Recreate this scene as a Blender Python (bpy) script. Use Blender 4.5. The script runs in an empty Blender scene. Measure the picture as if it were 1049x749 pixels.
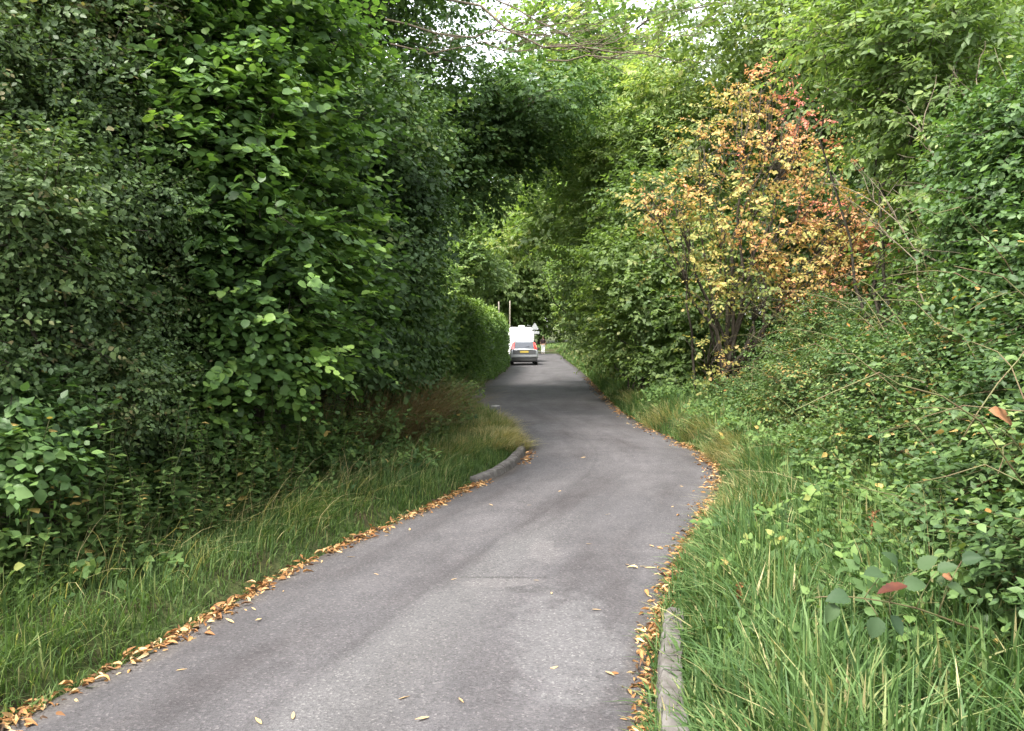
import bpy, bmesh, math, random
import numpy as np
from mathutils import Vector, Matrix, Euler

sc = bpy.context.scene
COL = sc.collection
R = math.radians

# ------------------------------------------------------------------ camera
F = 823.0            # focal length in photo pixels (photo is 1049 x 749)
CAM_H = 1.6
PITCH = R(1.84)
cam_d = bpy.data.cameras.new('camera')
cam = bpy.data.objects.new('camera', cam_d)
COL.objects.link(cam)
cam_d.sensor_width = 36.0
cam_d.lens = 36.0 * F / 1049.0
cam_d.clip_start = 0.05
cam_d.clip_end = 2000.0
cam.location = (0, 0, CAM_H)
cam.rotation_euler = (R(90) - PITCH, 0, 0)
sc.camera = cam

# ------------------------------------------------------------------ sky, sun, exposure
SUN_EL, SUN_AZ = R(57), R(-138)      # azimuth clockwise from +Y: the sun stands to the left, a little behind
world = bpy.data.worlds.new('World')
sc.world = world
world.use_nodes = True
nt = world.node_tree
nt.nodes.clear()
sky = nt.nodes.new('ShaderNodeTexSky')
sky.sky_type = 'NISHITA'
sky.sun_disc = False
sky.sun_elevation = SUN_EL
sky.sun_rotation = SUN_AZ
sky.air_density = 1.0
sky.dust_density = 3.0
sky.ozone_density = 1.0
hs = nt.nodes.new('ShaderNodeHueSaturation')
hs.inputs['Saturation'].default_value = 0.22
bgn = nt.nodes.new('ShaderNodeBackground')
bgn.inputs['Strength'].default_value = 0.15
wo = nt.nodes.new('ShaderNodeOutputWorld')
nt.links.new(sky.outputs[0], hs.inputs['Color'])
nt.links.new(hs.outputs[0], bgn.inputs['Color'])
nt.links.new(bgn.outputs[0], wo.inputs['Surface'])

sun_d = bpy.data.lights.new('sun', 'SUN')
sun_d.energy = 1.5
sun_d.angle = R(14)
sun_d.color = (1.0, 0.95, 0.86)
sun = bpy.data.objects.new('sun', sun_d)
COL.objects.link(sun)
sdir = Vector((math.sin(SUN_AZ) * math.cos(SUN_EL), math.cos(SUN_AZ) * math.cos(SUN_EL), math.sin(SUN_EL)))
sun.rotation_euler = (-sdir).to_track_quat('-Z', 'Y').to_euler()
sun.location = sdir * 60

sc.view_settings.view_transform = 'Standard'
sc.view_settings.look = 'None'
sc.view_settings.exposure = 2.52
sc.view_settings.gamma = 1.0
sc.render.engine = 'CYCLES'
sc.cycles.use_denoising = True
sc.cycles.max_bounces = 9
sc.cycles.diffuse_bounces = 6
sc.cycles.transmission_bounces = 6
sc.cycles.transparent_max_bounces = 4
sc.cycles.sample_clamp_indirect = 6.0

# ------------------------------------------------------------------ helpers
def ray(px, py):
    x = (px - 524.5) / F
    v = (374.5 - py) / F
    return np.array([x, math.cos(PITCH) + v * math.sin(PITCH), -math.sin(PITCH) + v * math.cos(PITCH)])

def P(px, py, Y):
    """the point at depth Y seen at photo pixel (px, py)"""
    d = ray(px, py)
    return np.array([0, 0, CAM_H]) + d * (Y / d[1])

def unit(a):
    n = np.linalg.norm(a, axis=-1, keepdims=True)
    return a / np.maximum(n, 1e-9)

def smooth(t):
    t = np.clip(t, 0, 1)
    return t * t * (3 - 2 * t)

def tag(o, label=None, cat=None, group=None, kind=None):
    if label: o['label'] = label
    if cat: o['category'] = cat
    if group: o['group'] = group
    if kind: o['kind'] = kind
    return o

def thing(name, label, cat, loc=(0, 0, 0), rz=0.0, group=None):
    o = bpy.data.objects.new(name, None)
    o.empty_display_size = 0.2
    COL.objects.link(o)
    o.location = tuple(float(v) for v in loc)
    o.rotation_euler = (0, 0, rz)
    return tag(o, label, cat, group)

def link_mesh(name, me, mat, parent=None, smooth_shade=False):
    o = bpy.data.objects.new(name, me)
    COL.objects.link(o)
    if mat is not None and not me.materials:
        me.materials.append(mat)
    if parent is not None:
        o.parent = parent
    if smooth_shade:
        me.polygons.foreach_set('use_smooth', np.ones(len(me.polygons), dtype=bool))
    return o

def copy_tree(root, loc, rz, scale=None, label=None, group=None):
    def rec(o, par):
        c = o.copy()
        COL.objects.link(c)
        if par is not None:
            c.parent = par
        for ch in o.children:
            rec(ch, c)
        return c
    r = rec(root, None)
    r.location = tuple(float(v) for v in loc)
    r.rotation_euler = (0, 0, rz)
    if scale is not None:
        r.scale = scale
    if label: r['label'] = label
    if group: r['group'] = group
    return r

def raw_mesh(name, verts, loops, starts, totals, tint=None):
    me = bpy.data.meshes.new(name)
    me.vertices.add(len(verts))
    me.vertices.foreach_set('co', np.ascontiguousarray(verts, dtype=np.float32).ravel())
    me.loops.add(len(loops))
    me.loops.foreach_set('vertex_index', np.ascontiguousarray(loops, dtype=np.int32))
    me.polygons.add(len(starts))
    me.polygons.foreach_set('loop_start', np.ascontiguousarray(starts, dtype=np.int32))
    me.polygons.foreach_set('loop_total', np.ascontiguousarray(totals, dtype=np.int32))
    if tint is not None:
        a = me.attributes.new('tint', 'FLOAT', 'FACE')
        a.data.foreach_set('value', np.ascontiguousarray(tint, dtype=np.float32))
    me.update(calc_edges=True)
    return me

def templated(name, tv, tf, V, tint=None):
    """V: (N, k, 3) vertices of N copies of a template with faces tf"""
    N, k = V.shape[0], V.shape[1]
    loops1 = np.concatenate([np.array(f) for f in tf])
    tot1 = np.array([len(f) for f in tf])
    loops = (loops1[None, :] + (np.arange(N) * k)[:, None]).ravel()
    totals = np.tile(tot1, N)
    starts = np.concatenate([[0], np.cumsum(totals)[:-1]])
    ft = None if tint is None else np.repeat(tint, len(tf))
    return raw_mesh(name, V.reshape(-1, 3), loops, starts, totals, ft)

# ---- leaves
# template rows: u along the leaf, v across (in half widths), faces around a midrib
LEAF = {
    'simple': (np.array([[0, 0], [.42, -1], [1, 0], [.42, 1]]), [(0, 3, 2), (0, 2, 1)]),
    'ovate': (np.array([[0, 0], [.38, 0], [.72, 0], [1, 0], [.14, -.62], [.44, -1], [.76, -.52], [.14, .62], [.44, 1], [.76, .52]]),
              [(0, 1, 4), (1, 2, 5, 4), (2, 3, 6, 5), (0, 7, 1), (1, 7, 8, 2), (2, 8, 9, 3)]),
    'round': (np.array([[0, 0], [.35, 0], [.7, 0], [1.0, 0], [.02, -.55], [.28, -.95], [.66, -.98], [.9, -.45],
                        [.02, .55], [.28, .95], [.66, .98], [.9, .45]]),
              [(0, 1, 5, 4), (1, 2, 6, 5), (2, 3, 7, 6), (0, 8, 9, 1), (1, 9, 10, 2), (2, 10, 11, 3)]),
}

def _fine_leaf(n=13):
    u = np.linspace(0, 1, n)
    w = np.sin(np.pi * u ** .75) ** .8
    w = w * (1 + .09 * np.where(np.arange(n) % 2 == 0, 1, -1))
    w[0] = w[-1] = 0.02
    tv = np.concatenate([np.stack([u, np.zeros(n)], -1), np.stack([u, -.55 * w], -1), np.stack([u + .02, -w], -1), np.stack([u, .55 * w], -1), np.stack([u + .02, w], -1)])
    tf = []
    for i in range(n - 1):
        tf += [(i, i + 1, n + i + 1, n + i), (n + i, n + i + 1, 2 * n + i + 1, 2 * n + i), (i, 3 * n + i, 3 * n + i + 1, i + 1), (3 * n + i, 4 * n + i, 4 * n + i + 1, 3 * n + i + 1)]
    return tv, tf
LEAF['fine'] = _fine_leaf()

def leaf_mesh(name, pos, dirs, nrm, ln, aspect, shape, tint, rng, fold=.22, curl=.18):
    """aspect: half width / length"""
    tv, tf = LEAF[shape]
    N = len(pos)
    d = unit(dirs)
    n = unit(nrm - d * np.sum(nrm * d, axis=1, keepdims=True))
    s = np.cross(d, n)
    u = tv[:, 0][None, :, None]
    v = tv[:, 1][None, :, None]
    L = ln[:, None, None]
    asp = (aspect * (.85 + .3 * rng.random(N)))[:, None, None]
    fo = (fold * (.3 + 1.2 * rng.random(N)))[:, None, None]
    cu = (curl * (rng.random(N) * 1.8 - .3))[:, None, None]
    V = pos[:, None, :] + d[:, None, :] * L * u + s[:, None, :] * L * asp * v \
        + n[:, None, :] * L * (fo * asp * np.abs(v) * 1.0 - cu * u * u)
    return templated(name, tv, tf, V, tint)

def sprays(rng, A, D, U, L, n, leaf, angle=R(58), jit=.28, hang=.2, droop=.15, var=.42):
    """n leaves set alternately along each of the twigs that start at A and point along D. Returns pos, dir, normal, length, spray index"""
    M = len(A)
    D = unit(D)
    S = unit(np.cross(D, U))
    k = np.arange(n)
    t = (k + .6) / n
    sg = np.where(k % 2 == 0, 1.0, -1.0)
    ca = np.full(n, math.cos(angle)); sa = np.full(n, math.sin(angle)) * sg
    ca[-1], sa[-1] = 1.0, 0.0
    Lk = L[:, None] * t[None, :]
    pos = A[:, None, :] + D[:, None, :] * Lk[..., None]
    pos[..., 2] -= droop * L[:, None] * (t ** 2)[None, :]
    dirs = D[:, None, :] * ca[None, :, None] + S[:, None, :] * sa[None, :, None] + rng.normal(0, jit, (M, n, 3))
    dirs[..., 2] -= hang
    nr = U[:, None, :] + rng.normal(0, jit * 1.1, (M, n, 3))
    ln = leaf * (1 - var + 2 * var * rng.random((M, n))) * (.75 + .5 * np.sin(np.pi * np.clip(t, .1, .9)))[None, :]
    idx = np.repeat(np.arange(M), n)
    return pos.reshape(-1, 3), dirs.reshape(-1, 3), nr.reshape(-1, 3), ln.ravel(), idx

def blob_anchors(rng, blobs, m, inner=.5, up=.15, out=.6, flat=.8):
    """m twig starts scattered through ellipsoid clumps; blobs rows: cx cy cz rx ry rz"""
    B = np.array(blobs, dtype=float)
    w = (B[:, 3] * B[:, 4] + B[:, 4] * B[:, 5] + B[:, 3] * B[:, 5])
    bi = rng.choice(len(B), m, p=w / w.sum())
    d = unit(rng.normal(0, 1, (m, 3)))
    f = inner + (1.0 - inner) * rng.random(m) ** .6
    f *= 1 + .22 * np.sin(d[:, 0] * 5.1 + bi) * np.sin(d[:, 1] * 4.3 + 2 * bi) + .1 * rng.normal(0, 1, m)
    stray = rng.random(m) < .17
    f[stray] *= 1.0 + .55 * rng.random(stray.sum())
    A = B[bi, :3] + B[bi, 3:] * d * f[:, None]
    D = d * out + rng.normal(0, .38, (m, 3))
    D[:, 2] = D[:, 2] * .6 + up
    U = d * .5 + np.array([0, 0, flat]) + rng.normal(0, .22, (m, 3))
    return A, unit(D), unit(U), bi

# ---- tubes (stems, limbs, twigs)
def tubes_mesh(name, paths, radii, sides=6):
    V, Lp, St, To = [], [], [], []
    base = 0
    ls = 0
    ang = np.arange(sides) * 2 * np.pi / sides
    for pth, rad in zip(paths, radii):
        p = np.asarray(pth, float); k = len(p)
        r = np.asarray(rad, float)
        tg = unit(np.gradient(p, axis=0))
        ref = np.array([0.31, 0.17, 0.94]) if abs(tg[0, 2]) < .8 else np.array([.94, .2, .1])
        a = unit(np.cross(tg, ref)); b = np.cross(tg, a)
        ring = p[:, None, :] + r[:, None, None] * (np.cos(ang)[None, :, None] * a[:, None, :] + np.sin(ang)[None, :, None] * b[:, None, :])
        V.append(ring.reshape(-1, 3))
        for i in range(k - 1):
            for j in range(sides):
                j2 = (j + 1) % sides
                Lp += [base + i * sides + j, base + i * sides + j2, base + (i + 1) * sides + j2, base + (i + 1) * sides + j]
                St.append(ls); To.append(4); ls += 4
        Lp += list(range(base + (k - 1) * sides, base + k * sides)); St.append(ls); To.append(sides); ls += sides
        Lp += list(range(base + sides - 1, base - 1, -1)); St.append(ls); To.append(sides); ls += sides
        base += k * sides
    me = raw_mesh(name, np.concatenate(V), np.array(Lp), np.array(St), np.array(To))
    me.polygons.foreach_set('use_smooth', np.ones(len(me.polygons), dtype=bool))
    return me

def twig_quads(A, B, r):
    """paths and radii for straight thin twigs"""
    return [np.stack([a, (a + b) / 2 + np.array([0, 0, .02]), b]) for a, b in zip(A, B)], [np.array([r, r * .8, r * .35])] * len(A)

def bend(rng, a, b, n=7, sag=.08, wob=.04):
    a = np.asarray(a, float); b = np.asarray(b, float)
    t = np.linspace(0, 1, n)
    L = np.linalg.norm(b - a)
    p = a + (b - a) * t[:, None]
    p[:, 2] += sag * L * np.sin(np.pi * t)
    w = rng.normal(0, wob * L, (n, 3)); w[0] = 0; w[-1] = 0
    return p + w * np.sin(np.pi * t)[:, None]

# ------------------------------------------------------------------ materials
def new_mat(name):
    m = bpy.data.materials.new(name)
    m.use_nodes = True
    t = m.node_tree
    t.nodes.clear()
    return m, t, t.nodes.new('ShaderNodeOutputMaterial')

def ramp(t, stops):
    r = t.nodes.new('ShaderNodeValToRGB')
    e = r.color_ramp.elements
    while len(e) < len(stops): e.new(.5)
    for i, (p, c) in enumerate(stops):
        e[i].position = p
        e[i].color = (c[0], c[1], c[2], 1)
    return r

def leaf_mat(name, stops, trans=.32, rough=.5, spec=.35, rnd=.25, tcol=(1.25, 1.35, .6)):
    m, t, out = new_mat(name)
    at = t.nodes.new('ShaderNodeAttribute'); at.attribute_name = 'tint'
    rp = ramp(t, stops)
    t.links.new(at.outputs['Fac'], rp.inputs[0])
    oi = t.nodes.new('ShaderNodeObjectInfo')
    mr = t.nodes.new('ShaderNodeMapRange'); mr.inputs['To Min'].default_value = 1 - rnd; mr.inputs['To Max'].default_value = 1 + rnd
    t.links.new(oi.outputs['Random'], mr.inputs['Value'])
    hsv = t.nodes.new('ShaderNodeHueSaturation')
    t.links.new(rp.outputs[0], hsv.inputs['Color'])
    t.links.new(mr.outputs[0], hsv.inputs['Value'])
    pb = t.nodes.new('ShaderNodeBsdfPrincipled')
    pb.inputs['Roughness'].default_value = rough
    pb.inputs['Specular IOR Level'].default_value = spec
    t.links.new(hsv.outputs[0], pb.inputs['Base Color'])
    tr = t.nodes.new('ShaderNodeBsdfTranslucent')
    mul = t.nodes.new('ShaderNodeMix'); mul.data_type = 'RGBA'; mul.blend_type = 'MULTIPLY'; mul.inputs[0].default_value = 1
    mul.inputs[7].default_value = (tcol[0], tcol[1], tcol[2], 1)
    t.links.new(hsv.outputs[0], mul.inputs[6])
    t.links.new(mul.outputs[2], tr.inputs['Color'])
    mx = t.nodes.new('ShaderNodeMixShader'); mx.inputs[0].default_value = trans
    t.links.new(pb.outputs[0], mx.inputs[1]); t.links.new(tr.outputs[0], mx.inputs[2])
    t.links.new(mx.outputs[0], out.inputs['Surface'])
    return m

def plain(name, col, rough=.6, metal=0.0, spec=.5, noise=None, bump=0.0, coat=0.0):
    """noise: (scale, second colour)"""
    m, t, out = new_mat(name)
    pb = t.nodes.new('ShaderNodeBsdfPrincipled')
    pb.inputs['Base Color'].default_value = (*col, 1)
    pb.inputs['Roughness'].default_value = rough
    pb.inputs['Metallic'].default_value = metal
    pb.inputs['Specular IOR Level'].default_value = spec
    pb.inputs['Coat Weight'].default_value = coat
    if noise:
        tc = t.nodes.new('ShaderNodeTexCoord')
        nz = t.nodes.new('ShaderNodeTexNoise'); nz.inputs['Scale'].default_value = noise[0]; nz.inputs['Detail'].default_value = 6
        t.links.new(tc.outputs['Object'], nz.inputs['Vector'])
        rp = ramp(t, [(.3, col), (.7, noise[1])])
        t.links.new(nz.outputs['Fac'], rp.inputs[0]); t.links.new(rp.outputs[0], pb.inputs['Base Color'])
        if bump:
            bp = t.nodes.new('ShaderNodeBump'); bp.inputs['Strength'].default_value = bump; bp.inputs['Distance'].default_value = .02
            t.links.new(nz.outputs['Fac'], bp.inputs['Height']); t.links.new(bp.outputs[0], pb.inputs['Normal'])
    t.links.new(pb.outputs[0], out.inputs['Surface'])
    return m

M = {}
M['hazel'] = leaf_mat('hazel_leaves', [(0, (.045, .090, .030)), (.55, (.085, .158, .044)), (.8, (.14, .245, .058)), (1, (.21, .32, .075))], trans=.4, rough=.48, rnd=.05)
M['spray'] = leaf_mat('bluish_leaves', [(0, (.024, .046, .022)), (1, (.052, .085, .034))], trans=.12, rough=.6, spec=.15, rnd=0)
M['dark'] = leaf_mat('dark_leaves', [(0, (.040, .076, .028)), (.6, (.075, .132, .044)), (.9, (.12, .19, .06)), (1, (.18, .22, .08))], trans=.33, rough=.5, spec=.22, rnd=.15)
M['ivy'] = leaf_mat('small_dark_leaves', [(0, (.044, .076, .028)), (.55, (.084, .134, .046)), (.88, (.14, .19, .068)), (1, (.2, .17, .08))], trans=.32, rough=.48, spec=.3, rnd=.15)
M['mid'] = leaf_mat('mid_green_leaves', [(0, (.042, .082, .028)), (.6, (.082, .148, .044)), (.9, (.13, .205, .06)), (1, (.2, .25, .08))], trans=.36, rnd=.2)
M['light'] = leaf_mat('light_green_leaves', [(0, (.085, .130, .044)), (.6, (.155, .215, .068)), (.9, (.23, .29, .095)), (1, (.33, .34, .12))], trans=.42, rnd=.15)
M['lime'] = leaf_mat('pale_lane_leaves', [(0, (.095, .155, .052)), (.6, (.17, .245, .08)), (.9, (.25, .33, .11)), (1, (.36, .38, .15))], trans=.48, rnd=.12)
M['hedge'] = leaf_mat('hedge_leaves', [(0, (.045, .095, .024)), (.6, (.10, .175, .042)), (1, (.21, .30, .065))], trans=.34, rnd=.05)
M['autumn'] = leaf_mat('autumn_leaves', [(0, (.06, .11, .03)), (.28, (.22, .26, .07)), (.50, (.42, .36, .11)), (.70, (.55, .32, .14)), (.88, (.58, .26, .16)), (1, (.56, .18, .15))], trans=.45, rough=.55, rnd=.04, tcol=(1.2, 1.1, .8))
M['bramble'] = leaf_mat('bramble_leaves', [(0, (.036, .070, .024)), (.45, (.062, .112, .034)), (.75, (.108, .172, .05)), (.95, (.20, .25, .08)), (1, (.32, .16, .05))], trans=.27, rough=.5, spec=.3, rnd=.1)
M['weed'] = leaf_mat('weed_leaves', [(0, (.045, .085, .03)), (.5, (.085, .145, .04)), (.88, (.15, .22, .06)), (.95, (.25, .25, .08)), (1, (.42, .30, .10))], trans=.32, rough=.6, spec=.2, rnd=.2)
M['grass'] = leaf_mat('grass_blades', [(0, (.036, .075, .024)), (.5, (.076, .140, .042)), (.8, (.13, .20, .068)), (.9, (.23, .25, .10)), (1, (.40, .34, .18))], trans=.35, rough=.55, spec=.25, rnd=0)
M['fine_grass'] = leaf_mat('short_grass_blades', [(0, (.038, .07, .024)), (.5, (.085, .142, .042)), (.8, (.14, .205, .068)), (.9, (.26, .28, .11)), (1, (.42, .36, .19))], trans=.4, rough=.6, spec=.2, rnd=0)
M['brown'] = leaf_mat('brown_dry_stems', [(0, (.08, .065, .03)), (.4, (.15, .11, .055)), (1, (.28, .20, .10))], trans=.2, rough=.7, spec=.15, rnd=0)
M['straw'] = leaf_mat('straw_blades', [(0, (.14, .17, .06)), (.4, (.27, .25, .11)), (1, (.50, .40, .22))], trans=.3, rough=.6, spec=.2, rnd=0)
M['litter'] = leaf_mat('fallen_leaves', [(0, (.07, .04, .022)), (.3, (.24, .11, .04)), (.65, (.40, .22, .085)), (1, (.54, .40, .21))], trans=.15, rough=.6, spec=.25, rnd=0, tcol=(1, 1, 1))
M['red_leaf'] = plain('red_bramble_leaf', (.075, .024, .012), .6, spec=.2, noise=(30, (.04, .012, .008)))
M['bark'] = plain('bark', (.075, .060, .045), .9, spec=.2, noise=(14, (.15, .13, .10)), bump=.6)
M['dark_bark'] = plain('dark_bark', (.035, .028, .022), .9, spec=.2, noise=(14, (.08, .07, .05)), bump=.6)
M['twig'] = plain('dead_twig', (.095, .075, .052), .85, spec=.15, noise=(20, (.17, .14, .10)))
M['cane'] = plain('bramble_cane', (.10, .055, .035), .7, spec=.3, noise=(12, (.10, .12, .04)))
M['stem'] = plain('green_stem', (.05, .075, .025), .8, spec=.15, noise=(18, (.085, .075, .035)))
M['orange_leaf'] = plain('dead_orange_leaf', (.30, .14, .06), .7, noise=(24, (.17, .075, .035)))

# ------------------------------------------------------------------ the lane in plan
LEFT = np.array([(-6, -3.6), (-2, -3.0), (1, -2.55), (3.32, -2.11), (4.36, -1.77), (5.22, -1.62), (6.21, -1.32), (7.44, -.85), (8.72, -.42), (9.61, -.07), (10.4, .10), (10.97, .19), (12.0, .235),
                 (13.3, .17), (14.6, .04), (15.7, -.12), (18.3, -.66), (20.6, -1.1), (24.4, -1.25), (31, -.93), (38, -.5), (45, -.2), (55, -.1), (65, .1), (72, .1), (76, -.3), (80, -1.2)])
RIGHT = np.array([(-6, -.4), (-2, -.1), (0, .12), (1.5, .34), (2.4, .46), (3.28, .58), (3.74, .66), (4.36, .80), (5.22, 1.05), (6.21, 1.40), (7.2, 1.75), (8.13, 2.08), (9.27, 2.42), (10.2, 2.6), (11.25, 2.68), (12.9, 2.6),
                  (14.8, 2.46), (17, 2.42), (19.7, 2.5), (26, 2.8), (35.6, 3.27), (46, 3.7), (58, 4.05), (70, 4.45), (80, 4.7), (86, 4.6), (91, 3.9), (95, 2.4)])

def catmull(pts, ys):
    return np.interp(ys, pts[:, 0], pts[:, 1])

_yy = np.arange(-6, 95, .1)
def _sm(pts):
    v = np.interp(_yy, pts[:, 0], pts[:, 1])
    k = np.ones(7) / 7
    vp = np.concatenate([np.full(3, v[0]), v, np.full(3, v[-1])])
    return np.convolve(vp, k, 'valid')
_xl, _xr = _sm(LEFT), _sm(RIGHT)
def XL(y): return np.interp(y, _yy, _xl)
def XR(y): return np.interp(y, _yy, _xr)

def rise(y):
    y = np.asarray(y, float)
    q = np.clip((y - 45) / 55, 0, 1)
    return .5 * q * q + .018 * np.clip(y - 100, 0, 400)

def drive_mask(x, y):
    """1 in the mouth of the side drive on the left (between the verge tip and the clipped hedge)"""
    yc = 22.4 + .12 * np.clip(-x, 0, 40)
    return smooth((2.3 - np.abs(y - yc)) / .5) * (x < .5)

def ground(x, y):
    x = np.asarray(x, float); y = np.asarray(y, float)
    dl = XL(y) - x
    dr = x - XR(y)
    zl = .10 * smooth((dl - .06) / .25) + .16 * smooth((dl - .8) / 2.0) + .25 * smooth((dl - 2) / 5)
    zl = zl * (1 - drive_mask(x, y)) - .03 * drive_mask(x, y)
    near = 1 - smooth((y - 45) / 25)
    zr = .11 * smooth((dr - .08) / .22) + (.30 * smooth((dr - .5) / 1.8) + .75 * smooth((dr - 1.6) / 4)) * (.35 + .65 * near)
    z = np.where(dl > 0, zl, np.where(dr > 0, zr, 0)) 
    inside = np.minimum(dl, dr) * 0 - .05
    d = np.maximum(dl, dr)
    z = np.where(d < .06, inside, z + np.where(d < .3, -.05 * (1 - smooth((d - .06) / .2)), 0))
    far = y > 80
    bendc = 91 + 4 * smooth((4 - x) / 8)            # beyond the bend: the lane swings left
    zf = np.where(np.abs(y - 87 - .35 * np.clip(1 - x, 0, 30)) < 5.2, np.where(x < 4.4, -.05, .12), .14)
    z = np.where(far, np.where(x < XR(np.minimum(y, 94)) + .1, zf, z), z)
    wob = .03 * np.sin(x * 2.1 + y * .7) * np.sin(y * 1.7 - x) * smooth((d - .3) / .6)
    return z + rise(y) + np.where(far, 0, wob)

# ---- ground sheet
def spaced(lo, hi, fine_lo, fine_hi, step, grow=1.25):
    a = list(np.arange(fine_lo, fine_hi + step / 2, step))
    s, v = step, a[-1]
    while v < hi:
        s *= grow; v += s; a.append(v)
    s, v = step, a[0]
    while v > lo:
        s *= grow; v -= s; a.insert(0, v)
    return np.array(a)

def grid_mesh(name, X, Yv, Z):
    ny, nx = X.shape
    V = np.stack([X, Yv, Z], -1).reshape(-1, 3)
    i = np.arange(ny - 1)[:, None] * nx + np.arange(nx - 1)[None, :]
    q = np.stack([i, i + 1, i + nx + 1, i + nx], -1).reshape(-1)
    n = (ny - 1) * (nx - 1)
    me = raw_mesh(name, V, q, np.arange(n) * 4, np.full(n, 4))
    me.polygons.foreach_set('use_smooth', np.ones(n, dtype=bool))
    return me

def soil_mat():
    m, t, out = new_mat('soil_and_moss')
    tc = t.nodes.new('ShaderNodeTexCoord')
    n1 = t.nodes.new('ShaderNodeTexNoise'); n1.inputs['Scale'].default_value = 1.7; n1.inputs['Detail'].default_value = 8
    n2 = t.nodes.new('ShaderNodeTexNoise'); n2.inputs['Scale'].default_value = 22; n2.inputs['Detail'].default_value = 6
    t.links.new(tc.outputs['Object'], n1.inputs['Vector']); t.links.new(tc.outputs['Object'], n2.inputs['Vector'])
    r1 = ramp(t, [(.35, (.045, .035, .022)), (.6, (.05, .075, .025))])
    r2 = ramp(t, [(.3, (.5, .5, .5)), (.7, (1.3, 1.25, 1.1))])
    t.links.new(n1.outputs['Fac'], r1.inputs[0]); t.links.new(n2.outputs['Fac'], r2.inputs[0])
    mx = t.nodes.new('ShaderNodeMix'); mx.data_type = 'RGBA'; mx.blend_type = 'MULTIPLY'; mx.inputs[0].default_value = 1
    t.links.new(r1.outputs[0], mx.inputs[6]); t.links.new(r2.outputs[0], mx.inputs[7])
    pb = t.nodes.new('ShaderNodeBsdfPrincipled'); pb.inputs['Roughness'].default_value = .95; pb.inputs['Specular IOR Level'].default_value = .1
    bp = t.nodes.new('ShaderNodeBump'); bp.inputs['Strength'].default_value = .7; bp.inputs['Distance'].default_value = .04
    t.links.new(n2.outputs['Fac'], bp.inputs['Height']); t.links.new(bp.outputs[0], pb.inputs['Normal'])
    t.links.new(mx.outputs[2], pb.inputs['Base Color']); t.links.new(pb.outputs[0], out.inputs['Surface'])
    return m
M['soil'] = soil_mat()

gx = spaced(-300, 300, -7, 8, .14, 1.18)
gy = spaced(-60, 620, -4, 30, .16, 1.035)
GX, GY = np.meshgrid(gx, gy)
g = link_mesh('ground', grid_mesh('ground', GX, GY, ground(GX, GY)), M['soil'])
tag(g, 'earth and moss under the verges and woods', 'ground', kind='structure')

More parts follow.
